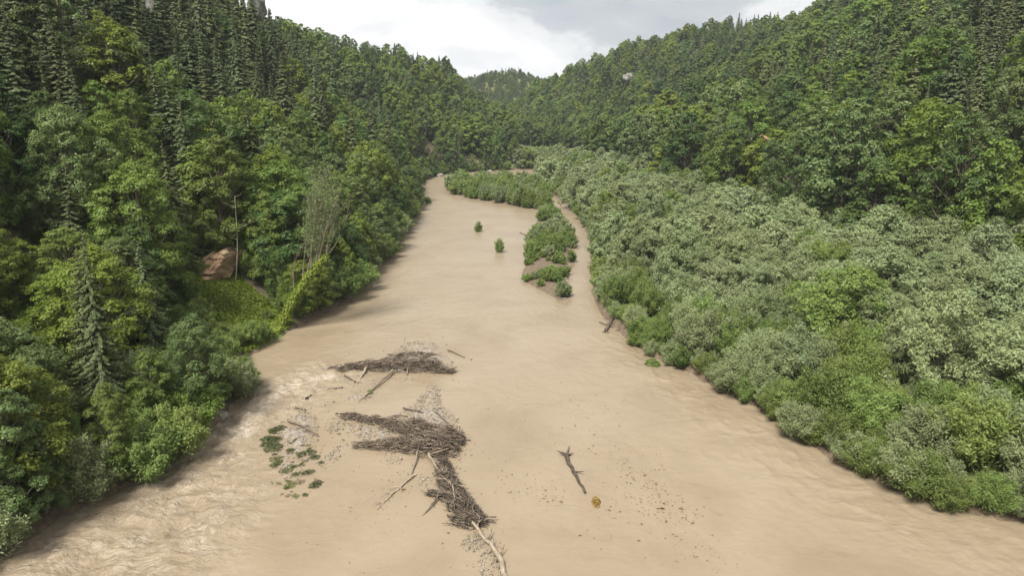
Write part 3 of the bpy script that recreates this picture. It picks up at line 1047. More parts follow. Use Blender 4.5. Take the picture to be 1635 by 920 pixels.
# ------------------------------------------------------------------ which plants show: near ones first on a coarse grid
BW, BH = 512, 288
buf = np.full((BH, BW), -1, np.int32)
pa = np.array([(p[0], p[1], p[2]) for p in plants])
hs_ = np.array([MODELS[p[3], 0][p[5]][1] * p[6] for p in plants])
rr_ = np.array([MODELS[p[3], 0][p[5]][2] * p[6] for p in plants])
order = np.argsort(pa[:, 1])
sx = BW / IMG_W
ub, vb, dep = proj(pa)
ut, vt, _ = proj(pa + np.stack([0 * hs_, 0 * hs_, hs_], 1))
shown = np.zeros(len(plants), int)
for i in order:
    if dep[i] < 5:
        continue
    y0, y1 = vt[i] * sx, vb[i] * sx
    wpx = rr_[i] * F_PX / dep[i] * sx
    a0, a1 = max(0, int(y0)), min(BH - 1, int(y1))
    for yv in range(a0, a1 + 1):
        t = (yv + .5 - y0) / max(y1 - y0, 1)
        wd = wpx * (t * .9 if plants[i][3] == 'spruce' else math.sqrt(max(0, 1 - (2 * t - 1) ** 2)) * .85)
        cx = (ut[i] + (ub[i] - ut[i]) * t) * sx
        c0, c1 = max(0, int(cx - wd)), min(BW, int(cx + wd) + 1)
        if c1 > c0:
            row = buf[yv, c0:c1]
            free = row < 0
            shown[i] += int(free.sum())
            row[free] = i
CATS = {'broad': 'broadleaf tree', 'spruce': 'spruce', 'willow': 'willow', 'shrub': 'bush'}
NAMES = {'broad': 'broadleaf_tree', 'spruce': 'spruce_tree', 'willow': 'willow_tree', 'shrub': 'river_bush'}
LIMIT = {'broad': 300, 'spruce': 290, 'willow': 300, 'shrub': 300}
single = set()
for kind, lim in LIMIT.items():
    idx = [i for i in range(len(plants)) if plants[i][3] == kind and shown[i] >= 2]
    idx.sort(key=lambda i: -shown[i])
    single |= set(idx[:lim])

girth = rs(3).choice([.82, 1.0, 1.15], len(plants))
LOOK = {'beech': 'mid-green', 'bright': 'bright yellow-green', 'ash': 'blue-green', 'dark': 'dark green', 'spruce': 'dark green', 'olive_spruce': 'olive-brown',
        'willow': 'grey-green', 'silver': 'pale silvery', 'alder': 'fresh green'}


def describe(i):
    x, y, z, kind, mat, mi, s, rot, zone = plants[i]
    h = hs_[i]
    d = min(seg_dist(np.array([x]), np.array([y]), LEFT)[0], seg_dist(np.array([x]), np.array([y]), RIGHT)[0])
    look = LOOK[mat]
    noun = {'broad': 'broadleaf tree', 'spruce': 'spruce', 'willow': 'willow', 'shrub': 'bush'}[kind]
    size = ('tall' if h > 15 else 'low') if kind == 'broad' else ('tall' if h > 20 else 'short') if kind == 'spruce' else ('tall' if h > 8.5 else 'rounded') if kind == 'willow' else ('full' if h > 4 else 'small')
    if zone == 'steep':
        if y > 330:
            w = 'on the wooded spur behind the far river bend'
        elif d < 8:
            w = 'overhanging the churning rapids' if y < 78 else ('on the bank upstream of the leaning ivy-clad trunk' if y > 96 else 'at the water beside the grassy landslip')
        elif z < 22:
            w = 'low on the steep slope above the rapids' if y < 85 else 'low on the slope around the earth scar' if y < 112 else 'low on the slope facing the narrow island' if y < 210 else 'low on the slope facing the broad island'
        else:
            w = 'high on the steep slope above the rapids' if y < 85 else 'high above the earth scar' if y < 125 else 'high on the slope facing the narrow island' if y < 210 else 'high on the slope beyond the cliff'
    elif zone == 'hill':
        w = 'at the hill foot behind willows' if z < 16 else ('low on the hill' if z < 32 else 'halfway up the hill' if z < 55 else 'high on the hill')
        if y <= 480:
            w += ' opposite the driftwood' if y < 130 else ' opposite the narrow island' if y < 210 else ' opposite the broad island' if y < 320 else ' by the bend'
        if y > 480:
            w = 'on the distant hillside past the floodplain'
    elif zone == 'far':
        w = 'on the distant hump closing the valley'
    elif zone == 'plain':
        w0 = 'on the eroded floodplain edge' if d < 4 else 'just inside the floodplain thicket' if d < 14 else 'deep in the floodplain thicket' if x < foot_x(y) - 14 else 'at the hillward floodplain edge'
        w1 = 'opposite the floating log' if y < 60 else 'opposite the driftwood heaps' if y < 85 else 'near the side channel mouth' if y < 115 else 'opposite the narrow island' if y < 200 else 'opposite the broad island'
        w = w0 + ' ' + w1
    elif zone == 'bend':
        w = 'on the far bank round the river bend'
    elif zone == 'isle':
        w = 'on the narrow gravel island'
    elif zone == 'farisle':
        w = 'on the broad low island before the bend'
    elif zone == 'flooded':
        w = 'standing alone in the flood water upstream'
    else:
        w = 'on the grassy slope under the earth scar'
    size = {.82: 'slender ', 1.0: '', 1.15: 'broad '}[girth[i]] + size
    return f'{size} {look} {noun} {w}', f'{CATS[kind]} {w}'


rest = {}
for i, p in enumerate(plants):
    x, y, z, kind, mat, mi, s, rot, zone = p
    dist = math.sqrt(x * x + y * y)
    if kind == 'shrub':
        dist /= min(1, max(s, .3))
    lv = 0 if dist < (135 if kind in ('broad', 'spruce') else 120) else 1 if dist < 270 else 2
    wide = s * girth[i]
    sc3 = (wide * (0.95 + .1 * ((i * 37 % 100) / 100)), wide * (0.95 + .1 * ((i * 71 % 100) / 100)), s)
    if i not in single:
        lv = max(lv, 1)
        rest.setdefault(kind, {}).setdefault((lv, mi, mat), []).append((x, y, z - .15, rot, s))
        continue
    lab, grp = describe(i)
    tilt = rs(i).randn(2) * .035
    if lv < 2:
        o = link(NAMES[kind], None, None, lab, CATS[kind], grp, loc=(x, y, z - .15))
        link('trunk', part_mesh(kind, lv, mi, 'trunk', ''), o)
        cw = link('crown', part_mesh(kind, lv, mi, 'crown', ''), o)
        cw.material_slots[0].link = 'OBJECT'
        cw.material_slots[0].material = M[mat]
    else:
        o = link(NAMES[kind], part_mesh(kind, lv, mi, 'all', mat), None, lab, CATS[kind], grp, loc=(x, y, z - .15))
    o.rotation_euler = (tilt[0], tilt[1], rot)
    o.scale = sc3


def mass(name, groups, label):
    """All plants of a kind past the limit: points that carry copies of the models through geometry nodes."""
    keys = list(groups)
    pts = [(q, ki) for ki, k in enumerate(keys) for q in groups[k]]
    me = bpy.data.meshes.new(name)
    me.from_pydata([q[:3] for q, _ in pts], [], [])
    for nm, typ, val in (('proto', 'INT', [k for _, k in pts]), ('size', 'FLOAT', [q[4] for q, _ in pts]), ('turn', 'FLOAT', [q[3] for q, _ in pts])):
        me.attributes.new(nm, typ, 'POINT').data.foreach_set('value', val)
    o = link(name, me, kind='stuff', label=label)
    ng = bpy.data.node_groups.new(name, 'GeometryNodeTree')
    ng.interface.new_socket('Geometry', in_out='INPUT', socket_type='NodeSocketGeometry')
    ng.interface.new_socket('Geometry', in_out='OUTPUT', socket_type='NodeSocketGeometry')
    gi, go = ng.nodes.new('NodeGroupInput'), ng.nodes.new('NodeGroupOutput')
    join = ng.nodes.new('GeometryNodeJoinGeometry')
    an = {}
    for nm, typ in (('proto', 'INT'), ('size', 'FLOAT'), ('turn', 'FLOAT')):
        n = ng.nodes.new('GeometryNodeInputNamedAttribute')
        n.data_type = typ
        n.inputs[0].default_value = nm
        an[nm] = n.outputs[0]
    comb = ng.nodes.new('ShaderNodeCombineXYZ')
    ng.links.new(an['turn'], comb.inputs[2])
    for ki, (lv, mi, mat) in enumerate(keys):
        src = bpy.data.objects.new(name + '_source', part_mesh(name_kind[name], lv, mi, 'all', mat))
        oi = ng.nodes.new('GeometryNodeObjectInfo')
        oi.inputs[0].default_value = src
        oi.inputs['As Instance'].default_value = True
        cmp_ = ng.nodes.new('FunctionNodeCompare')
        cmp_.data_type = 'INT'
        cmp_.operation = 'EQUAL'
        cmp_.inputs[3].default_value = ki
        ng.links.new(an['proto'], cmp_.inputs[2])
        ip = ng.nodes.new('GeometryNodeInstanceOnPoints')
        ng.links.new(gi.outputs[0], ip.inputs['Points'])
        ng.links.new(cmp_.outputs[0], ip.inputs['Selection'])
        ng.links.new(oi.outputs['Geometry'], ip.inputs['Instance'])
        ng.links.new(comb.outputs[0], ip.inputs['Rotation'])
        ng.links.new(an['size'], ip.inputs['Scale'])
        ng.links.new(ip.outputs[0], join.inputs[0])
    ng.links.new(join.outputs[0], go.inputs[0])
    md = o.modifiers.new('plants', 'NODES')
    md.node_group = ng
    return o


name_kind = {'forest': 'broad', 'spruce_forest': 'spruce', 'willow_thicket': 'willow', 'bush_undergrowth': 'shrub'}
MASS_LABEL = {'forest': 'mass of broadleaf trees covering the valley slopes', 'spruce_forest': 'mass of dark spruces covering the upper slopes',
              'willow_thicket': 'mass of grey-green willows filling the floodplain', 'bush_undergrowth': 'mass of low bushes filling the floodplain'}
for nm, kd in name_kind.items():
    if kd in rest:
        mass(nm, rest[kd], MASS_LABEL[nm])
print('PLANTS', len(plants), 'single', len(single), {k: sum(len(q) for q in v.values()) for k, v in rest.items()})

# ------------------------------------------------------------------ raw earth, cliffs, boulders
def lump(name, c, rad, mat, seed, rough=.35, **kw):
    mb = MB()
    nu, nv = 22, 14
    th = np.linspace(0, 2 * math.pi, nu, endpoint=False)
    ph = np.linspace(.02, math.pi - .02, nv)
    T, H = np.meshgrid(th, ph)
    d = np.stack([np.cos(T) * np.sin(H), np.sin(T) * np.sin(H), np.cos(H)], -1)
    n = fbm(d[..., 0] * 2 + seed * 3.1 + d[..., 2], d[..., 1] * 2 + d[..., 2] * 1.7 + seed, 4, seed)
    q = np.sign(d) * np.abs(d) ** .72
    V = q * (1 - rough + 2 * rough * n)[..., None] * np.array(rad)
    i = np.arange(nv - 1)[:, None] * nu
    j = np.arange(nu)[None]
    k = (j + 1) % nu
    mb.add(V.reshape(-1, 3), np.stack([i + j, i + nu + j, i + nu + k, i + k], -1).reshape(-1, 4))
    o = link(name, mb.mesh(name, [M[mat]], False), loc=tuple(c), **kw)
    o.rotation_euler[2] = seed * .7
    return o


def scar(name, px, mat, seed, bulge=1.2, **kw):
    """A raw face set into the slope: corner directions and distances, uneven relief, thick enough to meet the ground behind."""
    (a, b, c, d) = [P(*q) for q in px]
    n = 64
    s = np.linspace(0, 1, n)
    S, T = np.meshgrid(s, s)
    V = (a * ((1 - S) * (1 - T))[..., None] + b * (S * (1 - T))[..., None] + c * (S * T)[..., None] + d * ((1 - S) * T)[..., None])
    edge = np.minimum(np.minimum(S, 1 - S), np.minimum(T, 1 - T))
    nn = fbm(S * 5 + seed, T * 4, 5, seed) - .5
    edge = edge + nn * .22
    ribs = np.abs(fbm(S * 9 + seed, T * 2.5, 4, seed + 3) - .5)
    V[..., 1] += nn * bulge * 2 - ribs * bulge * 1.5 + 3.5 * (1 - sstep(0, .2, edge)) + .8
    strata = fbm(S * 3 + seed, T * 14 + S * 4, 4, seed + 9) - .5
    V[..., 1] += strata * 1.3
    V[..., 2] += nn * .8 - 1.2 * (1 - sstep(0, .14, edge))
    V[..., 0] += nn * .6
    return link(name, grid_mesh(name, V[..., 0], V[..., 1], V[..., 2], [M[mat]], smooth=False), **kw)


scar('earth_scar', [(256, 480, 97.0), (340, 456, 98.8), (374, 392, 102.5), (318, 408, 101.0)], 'earth', 5, .7, kind='structure', label='raw brown earth scar above the grassy landslip', cat='earth scar')
for k, (u, v, y, rx, rz, lab) in enumerate([
        (242, 2, 168, 1.5, 3.0, 'pale limestone face poking out above the spruces over the rapids'), (409, 10, 242, 2.6, 3.6, 'grey limestone cliff on the skyline ridge above the steep slope'),
        (322, 52, 203, 1.6, 6, 'narrow grey rock rib between spruces under the cliff ridge'), (1003, 124, 588, 4.5, 3.2, 'small pale cliff among trees below the distant ridge'),
        (1032, 118, 588, 2.5, 3.6, 'second small pale cliff among trees below the distant ridge'), (856, 147, 800, 5, 4, 'tiny pale rock patch beside the distant hump'),
        (1578, 52, 300, 1.5, 8, 'bare brown gully high on the hill beyond the floodplain')]):
    c = P(u, v, y)
    lump('rock_cliff', c, (rx, rx * .8, rz), 'earth' if 'gully' in lab else 'rock', 3 + k, .5, label=lab, cat='cliff')
for k, (u, v, s, lab) in enumerate([(268, 722, 1.1, 'largest wet boulder under the overhanging trees by the rapids'), (285, 716, .6, 'small wet boulder beside the largest one by the rapids'),
                                    (352, 668, .8, 'wet boulder at the tip of the overhanging trees upstream of the rapids'), (250, 735, .5, 'half-sunk boulder downstream of the largest one by the rapids'),
                                    (703, 281, 2.2, 'pale boulder at the foot of the far outer bank'), (652, 296, 1.6, 'reddish boulder on the outer bank before the bend'),
                                    (690, 279, 1.3, 'small boulder next to the pale one on the far outer bank'), (782, 274, 1.5, 'boulder on the far bank past the broad island')]):
    g = G(u, v)
    lump('boulder', (g[0], g[1], .15), (s, s * .8, s * .6), 'stone', 20 + k, .3, label=lab, cat='boulder')

# ------------------------------------------------------------------ gravel bars
def octa(mb, C, S, var):
    n = len(C)
    D = np.array([[1, 0, 0], [0, 1, 0], [-1, 0, 0], [0, -1, 0], [0, 0, .7], [0, 0, -.7]])
    V = (C[:, None] + D[None] * S[:, None]).reshape(-1, 3)
    f = np.array([[0, 1, 4], [1, 2, 4], [2, 3, 4], [3, 0, 4], [1, 0, 5], [2, 1, 5], [3, 2, 5], [0, 3, 5]])
    mb.add(V, (f[None] + 6 * np.arange(n)[:, None, None]).reshape(-1, 3), 0, np.repeat(var, 6))


def bar(px, top, seed, label, npeb=0, cell=.16, thr=.42):
    poly = smooth_line(np.array([G(*q) for q in px + px[:1]]), 5)
    x = np.arange(poly[:, 0].min() - .5, poly[:, 0].max() + .5, cell)
    y = np.arange(poly[:, 1].min() - .5, poly[:, 1].max() + .5, cell)
    X, Y = np.meshgrid(x, y)
    ins = in_poly(X.ravel(), Y.ravel(), poly).reshape(X.shape)
    d = seg_dist(X.ravel(), Y.ravel(), poly).reshape(X.shape)
    n = fbm(X * 1.1 + seed, Y * .6, 5, seed, .62)
    e = np.where(ins, sstep(0, 1.6, d), 0)
    Z = -.14 + e * (n - thr) * top * 5 + .10 * e
    link('gravel_bar', grid_mesh('gravel_bar', X, Y, Z, [M['gravel']]), kind='structure', label=label, cat='gravel bar')
    if npeb:
        r_ = rs(seed)
        px_, py_ = r_.uniform(x[0], x[-1], npeb * 5), r_.uniform(y[0], y[-1], npeb * 5)
        ok = in_poly(px_, py_, poly) & (fbm(px_ * 1.1 + seed, py_ * .6, 5, seed, .62) > thr - .07)
        px_, py_ = px_[ok][:npeb], py_[ok][:npeb]
        m = len(px_)
        mb = MB()
        s = r_.uniform(.025, .075, m) * (1 + 1.2 * (r_.rand(m) < .08))
        zz = -.14 + .10 + np.maximum((fbm(px_ * 1.1 + seed, py_ * .6, 5, seed, .62) - thr) * top * 5, .05)
        octa(mb, np.stack([px_, py_, zz + s * .3], 1), np.stack([s * r_.uniform(.8, 1.6, m), s, s * .6], 1), r_.rand(m))
        link('gravel', mb.mesh('gravel', [M['pebble']]), kind='stuff', label='loose pebbles on the ' + label, cat='gravel')


bar([(585, 585), (628, 562), (655, 546), (690, 547), (708, 562), (726, 590), (680, 596), (620, 598)], .16, 3, 'grey gravel bar behind the upstream driftwood heap', 1500, thr=.38)
bar([(628, 668), (660, 645), (684, 616), (700, 618), (706, 645), (728, 668), (738, 700), (690, 705)], .16, 8, 'grey gravel bar behind the broad driftwood heap', 1500, thr=.38)
bar([(548, 676), (600, 676), (650, 690), (640, 705), (580, 706)], .13, 11, 'wet gravel between the two arms of the broad driftwood heap', 400, thr=.44)
bar([(428, 705), (450, 672), (486, 655), (508, 672), (506, 715), (485, 745), (460, 770), (436, 745)], .16, 14, 'weed-grown gravel bar in midstream near the rapids', 900, thr=.42)
bar([(606, 742), (612, 724), (636, 722), (642, 738), (622, 748)], .12, 17, 'small round shoal downstream of the broad driftwood heap', 60, thr=.40)
bar([(660, 774), (672, 762), (690, 764), (684, 776)], .12, 18, 'small shoal beside the driftwood strand', 40, thr=.40)
bar([(734, 872), (748, 856), (772, 852), (776, 872), (752, 886)], .14, 19, 'grey shoal beside the upper part of the birch trunk', 160, thr=.36)
bar([(764, 915), (768, 888), (790, 878), (800, 905), (790, 935)], .14, 23, 'grey shoal under the lower part of the birch trunk', 160, thr=.36)
bar([(500, 735), (530, 715), (560, 712), (540, 735), (515, 750)], .11, 25, 'thin shoal between the weedy bar and the broad heap', 120, thr=.47)
bar([(520, 685), (535, 668), (552, 672), (545, 695), (530, 700)], .11, 26, 'thin shoal at the tip of the broad heap', 100, thr=.47)
bar([(505, 655), (520, 635), (550, 628), (600, 620), (590, 640), (540, 650)], .11, 28, 'thin shoal downstream of the upstream heap', 120, thr=.5)
bar([(836, 298), (846, 290), (868, 291), (872, 300), (850, 304)], .5, 31, 'pale gravel bank between the broad island and the floodplain', 0, .5, .2)
bar([(900, 266), (915, 258), (940, 258), (935, 268)], .5, 33, 'pale gravel patch at the far bend', 0, .8, .2)
bar([(873, 470), (893, 440), (905, 405), (918, 405), (914, 450), (907, 489)], .2, 35, 'stony margin of the narrow island', 900, .2, .40)

# ------------------------------------------------------------------ driftwood
def stick_mesh(seed, thick, forks, mat, n=6, sides=5):
    r_ = rs(seed)
    mb = MB()
    t = np.linspace(0, 1, n)
    pts = np.stack([t, .05 * np.sin(t * 5 + seed) + .02 * r_.randn(n), .03 * np.sin(t * 4 + 2 * seed)], 1)
    mb.tube(pts, thick * (1 - .65 * t), sides)
    for k in range(forks):
        f = r_.uniform(.25, .9)
        p = np.array([np.interp(f, t, pts[:, q]) for q in range(3)])
        dv = unit(np.array([.6, r_.choice([-1, 1]) * r_.uniform(.3, .8), r_.uniform(-.1, .5)])) * r_.uniform(.12, .3)
        mb.tube([p, p + dv * .55 + r_.randn(3) * .01, p + dv], [thick * .5, thick * .35, thick * .12], 4)
    return mb.mesh('branch', [M[mat]], True)


STICKS = [stick_mesh(50 + k, (.017, .022, .028, .038)[k % 4], k % 3, 'drift_dark' if k % 5 else 'drift_pale') for k in range(14)]


def place_on(o, p, q, roll=0.0):
    d = Vector(q - p)
    o.location = tuple(p)
    o.rotation_mode = 'QUATERNION'
    o.rotation_quaternion = d.to_track_quat('X', 'Z') @ Vector((1, 0, 0)).rotation_difference(Vector((1, 0, 0)))
    o.scale = (d.length,) * 3


def pile(label, spines, nb, ntw, seed):
    r_ = rs(seed)
    c0 = G(*spines[0][0][:2])
    root = link('driftwood_heap', None, label=label, cat='driftwood', loc=(c0[0], c0[1], 0))
    mb = MB()
    lens = [np.linalg.norm(np.diff(np.array([G(*q[:2]) for q in s]), axis=0), axis=1).sum() * np.mean([q[2] for q in s]) for s in spines]
    tot = sum(lens)
    for s, ln in zip(spines, lens):
        P3 = np.array([G(*q[:2]) for q in s])
        Wd, Hh = 1.35 * np.array([q[2] for q in s]), 1.25 * np.array([q[3] for q in s])
        k_ = np.arange(len(s))

        def at(f):
            x = f * (len(s) - 1)
            p = np.array([np.interp(x, k_, P3[:, c]) for c in range(3)])
            a, b = P3[min(int(x), len(s) - 2)], P3[min(int(x), len(s) - 2) + 1]
            return p, unit(b - a), np.interp(x, k_, Wd), np.interp(x, k_, Hh)

        for what, cnt in (('b', int(nb * ln / tot)), ('t', int(ntw * ln / tot))):
            for j in range(cnt):
                f = r_.rand()
                p, d, w, h = at(f)
                side = np.array([-d[1], d[0], 0])
                off = np.clip(r_.randn() * .5, -1, 1)
                z = 1.15 * h * (1 - .8 * off * off) * r_.rand() ** .8 * (.55 + .9 * vnoise(np.array([p[0] * 1.3]), np.array([p[1] * 1.3 + off]), seed)[0]) + .02
                dirv = unit(d * r_.choice([-1, 1]) + side * r_.randn() * .55 + UP * r_.randn() * .10)
                L_ = r_.uniform(.7, 2.3) if what == 'b' else r_.uniform(.25, 1.1)
                L_ *= .6 + .5 * min(w, 1.2)
                c = p + side * off * w + UP * z - dirv * L_ * .5
                e = c + dirv * L_
                if what == 'b':
                    o = link('branch', STICKS[r_.randint(0, 14)], root)
                    place_on(o, c - np.array([c0[0], c0[1], 0]), e - np.array([c0[0], c0[1], 0]))
                else:
                    m = (c + e) / 2 + r_.randn(3) * .06 * L_
                    th = r_.uniform(.014, .042)
                    mb.tube(np.array([c, m, e]) - [c0[0], c0[1], 0], [th, th * .8, th * .3], 3, 0 if r_.rand() < .82 else 1, cap=False)
    link('twigs', mb.mesh('twigs', [M['drift_dark'], M['drift_pale']]), root, kind='stuff')
    return root


pile('long crescent heap of dark driftwood on the upstream gravel bar', [
    [(528, 591, .3, .2), (560, 591, .6, .5), (600, 588, 1.0, .9), (650, 588, 1.2, 1.0), (695, 592, .9, .9), (724, 596, .25, .5)],
    [(610, 578, .5, .15), (650, 568, .9, .2), (690, 568, .6, .15)]], 210, 3400, 5)
pile('broad two-armed heap of tangled driftwood across the middle gravel bar', [
    [(547, 667, .25, .4), (600, 676, .45, .6), (650, 690, .8, .8), (690, 700, 1.1, 1.0), (733, 706, .7, .8)],
    [(566, 715, .22, .35), (610, 715, .5, .5), (650, 715, .9, .8), (690, 722, 1.0, .9), (728, 726, .5, .6)],
    [(655, 682, .6, .7), (690, 705, 1.4, 1.1), (715, 725, .9, .9)], [(690, 685, .4, .4), (732, 700, .5, .6), (738, 712, .2, .4)]], 290, 5600, 6)
pile('narrow strand of driftwood trailing downstream from the broad heap to the birch trunk', [
    [(705, 738, .45, .6), (712, 765, .6, .6), (726, 795, .75, .7), (748, 828, .8, .7), (768, 838, .4, .5)],
    [(684, 790, .18, .3), (712, 797, .4, .5), (738, 812, .6, .6)], [(722, 835, .3, .3), (750, 838, .6, .5), (775, 838, .25, .4)]], 170, 2900, 7)


def log(px, z0, z1, rad, mat, label, seed, forks=3, name='driftwood_log', cat='log', roots=0, n=9):
    r_ = rs(seed)
    mb = MB()
    P3 = np.array([G(*q) for q in px])
    P3[:, 2] = np.linspace(z0, z1, len(px))
    pts = smooth_line(P3, 4) if len(px) > 2 else P3[0] + (P3[1] - P3[0]) * np.linspace(0, 1, n)[:, None]
    pts = pts + r_.randn(*pts.shape) * rad * .22
    c0 = pts[0].copy()
    pts = pts - c0
    L_ = np.linalg.norm(pts[-1])
    root = link(name, mb.tube(pts, rad * np.linspace(1, .5, len(pts)), 9).mesh('log', [M[mat]], True), label=label, cat=cat, loc=tuple(c0))
    ax = unit(pts[-1])
    sd_ = np.array([-ax[1], ax[0], 0])
    for k in range(forks):
        f = r_.uniform(.3, .95)
        p = pts[int(f * (len(pts) - 1))]
        dv = unit(ax * .7 + sd_ * r_.choice([-1, 1]) * r_.uniform(.3, .9) + UP * r_.uniform(0, .35)) * min(L_ * .22, 1.4) * r_.uniform(.5, 1)
        b = MB().tube([p, p + dv * .5 + r_.randn(3) * .05, p + dv], [rad * .45, rad * .3, rad * .08], 5)
        link('branch_stub', b.mesh('branch_stub', [M[mat]], True), root)
    for k in range(roots):
        a = k * 6.28 / roots
        dv = unit(-ax * .35 + sd_ * math.cos(a) + UP * abs(math.sin(a)) * .6) * r_.uniform(.5, 1.1)
        link('root', MB().tube([pts[0], dv * .5 + r_.randn(3) * .06, dv], [rad * .7, rad * .4, rad * .1], 5).mesh('root', [M[mat]], True), root)
    return root


log([(586, 590), (578, 604), (570, 613)], .5, .08, .17, 'drift_pale', 'short pale peeled log sticking out of the upstream driftwood heap', 1, 1)
log([(627, 597), (605, 617), (573, 642)], .5, .05, .15, 'drift_bark', 'long thin log pointing downstream from the upstream driftwood heap', 2, 3)
log([(650, 600), (653, 586)], .1, .7, .09, 'drift_pale', 'small pale peeled stub upright in the upstream driftwood heap', 3, 0)
log([(550, 602), (566, 611), (572, 613)], .2, .08, .10, 'drift_dark', 'dark crooked branch beside the short pale peeled log', 4, 2)
log([(547, 622), (530, 622), (513, 626)], .1, .02, .12, 'drift_dark', 'dark branch lying flat in the shallows downstream of the upstream heap', 5, 2)
log([(715, 560), (742, 572)], .1, .05, .10, 'drift_dark', 'lone straight dark stick beyond the upstream gravel bar', 6, 0)
log([(643, 655), (676, 662)], .22, .2, .10, 'drift_dark', 'dark stick lying on the gravel behind the broad heap', 7, 1)
log([(693, 660), (722, 685)], .3, .25, .08, 'drift_dark', 'curved dark stick on the gravel behind the broad heap', 8, 1)
log([(669, 720), (664, 740), (657, 758)], .5, .05, .10, 'drift_pale', 'pale stick hanging off the broad heap toward the shoal', 9, 1)
log([(663, 760), (645, 775), (622, 795), (602, 815)], .15, .03, .11, 'drift_pale', 'twiggy pale branch lying in the shallows below the broad heap', 10, 7)
log([(684, 730), (700, 755), (718, 785), (730, 800)], .35, .2, .15, 'drift_pale', 'straight pale peeled log along the narrow driftwood strand', 11, 1)
log([(810, 930), (795, 893), (778, 868), (746, 832)], .12, .4, .2, 'drift_pale', 'long pale birch trunk at the downstream end of the strand', 12, 4)
log([(700, 797), (692, 808), (674, 825)], .35, .03, .09, 'drift_dark', 'forked dark branch jutting sideways from the narrow strand', 13, 3)
log([(903, 731), (916, 756), (935, 789)], .22, .02, .20, 'drift_dark', 'lone dark log with a root knob drifting in open water', 14, 1, roots=5)
log([(460, 676), (480, 683), (509, 698)], .3, .15, .13, 'drift_dark', 'dark bent branch across the weedy gravel bar', 15, 2)
log([(490, 639), (497, 634)], .15, .1, .22, 'drift_dark', 'stubby dark root clump in the shallows above the weedy bar', 16, 4)
log([(966, 531), (976, 519), (985, 512)], .1, 1.2, .2, 'drift_dark', 'dark root stump on the bank at the side channel mouth', 17, 3, roots=4)
log([(957, 516), (978, 524)], .1, .2, .12, 'drift_dark', 'dark branch trapped against the root stump', 18, 2)
log([(472, 652), (487, 656)], .1, .1, .13, 'drift_dark', 'short dark stick above the weedy bar', 19, 3)
log([(830, 372), (850, 380), (858, 384)], .1, .1, .12, 'drift_dark', 'stick caught at the head of the narrow island', 20, 2)
log([(905, 388), (925, 398)], .1, .1, .15, 'drift_dark', 'branch stranded in the narrow side channel', 21, 4)
log([(345, 640), (312, 634), (290, 628)], .4, 1.3, .13, 'drift_dark', 'broken branch reaching out from under the trees above the rapids', 22, 3)
for k, (u, v, l_, h_) in enumerate([(1238, 652, 1.6, 2.0), (1250, 648, 1.2, 2.6), (1226, 664, 1.0, 1.2), (1405, 772, 1.8, .7), (1420, 765, 2.0, .9), (1380, 752, 1.0, .9), (1345, 735, .9, 1.2),
                                    (1180, 640, 1.0, .8), (1120, 610, 1.0, .9), (1440, 786, 1.4, .5), (1330, 722, .7, 1.5), (1475, 796, 1.2, .6), (1510, 800, 1.1, 1.4), (1290, 700, 1.0, .7)]):
    g = G(u, v)
    r_ = rs(300 + k)
    p = np.array([g[0] + .8, g[1] + .6, .9 + .4 * r_.rand()])
    e = np.array([-.7 * l_, -.35 * l_ + r_.randn() * .4, h_ - 1.2])
    mb = MB().tube([(0, 0, 0), e * .4 + r_.randn(3) * .12 + [0, 0, .15], e * .75 + r_.randn(3) * .1, e], [.07, .055, .04, .015], 5)
    mb.tube([e * .4, e * .5 + r_.randn(3) * .4, e * .6 + r_.randn(3) * .7], [.04, .03, .01], 4)
    link('bank_root', mb.mesh('bank_root', [M['drift_bark']], True), label='bare brown root hanging from the eroded floodplain edge over the water', cat='root',
         group='roots on the eroded bank', loc=tuple(p))

# ------------------------------------------------------------------ weeds, debris, grass
def tuft(seed, r, h, n, leaf, mat, aspect=.4):
    r_ = rs(seed)
    a, q = r_.rand(n) * 6.28, r_.rand(n) ** .6
    D = np.stack([np.cos(a) * q, np.sin(a) * q, 0 * a], 1)
    C = D * r + UP * (h * (1.05 - q * .75) * r_.rand(n))[:, None]
    A = unit(D * .8 + UP * .6 + r_.randn(n, 3) * .4)
    ls = leaf * r_.uniform(.6, 1.3, n)
    return MB().leaves(C, unit(UP + r_.randn(n, 3) * .6), A, ls, ls * aspect, 0, r_.rand(n)).mesh('weed_clump', [M[mat]])


WEEDS = [tuft(70 + k, .55, .5, 170, .2, 'weed') for k in range(3)] + [tuft(75, .5, .3, 110, .2, 'verge'), tuft(76, .45, .2, 90, .22, 'debris')]
r_ = rs(15)
spots = [(430 + q * 3, 702 + q * 11) for q in range(5)] + [(436, 690), (444, 682), (450, 674), (440, 700), (437, 716), (446, 740), (455, 752), (470, 745), (478, 728), (488, 722), (495, 712), (470, 760),
                                                        (458, 780), (462, 775), (480, 770), (485, 788), (492, 757), (505, 772), (475, 790), (460, 792), (500, 730), (468, 718), (482, 742), (476, 700), (490, 690)]
spots += [(r_.normal(468, 22), r_.normal(735, 26)) for q in range(26)]
for k, (u, v) in enumerate(spots):
    g = G(u + r_.uniform(-3, 3), v + r_.uniform(-3, 3), .06)
    o = link('weed_clump', WEEDS[k % 4 if k < 18 else k % 5], label='low green weed clump on or beside the weedy midstream gravel bar', cat='weed', group='weeds of the midstream bar', loc=tuple(g))
    s = r_.uniform(.35, 1.25) if k < 30 else r_.uniform(.18, .5)
    o.scale = (s * r_.uniform(.8, 1.7), s * r_.uniform(.6, 1.6), s * .4)
    o.rotation_euler[2] = r_.rand() * 6
g = G(573, 641)
g = G(590, 626, .25)
link('weed_clump', tuft(81, .35, .35, 60, .2, 'alder'), label='small leafy sprig caught on the long thin log', cat='weed', loc=tuple(g))
g = G(1042, 583, .0)
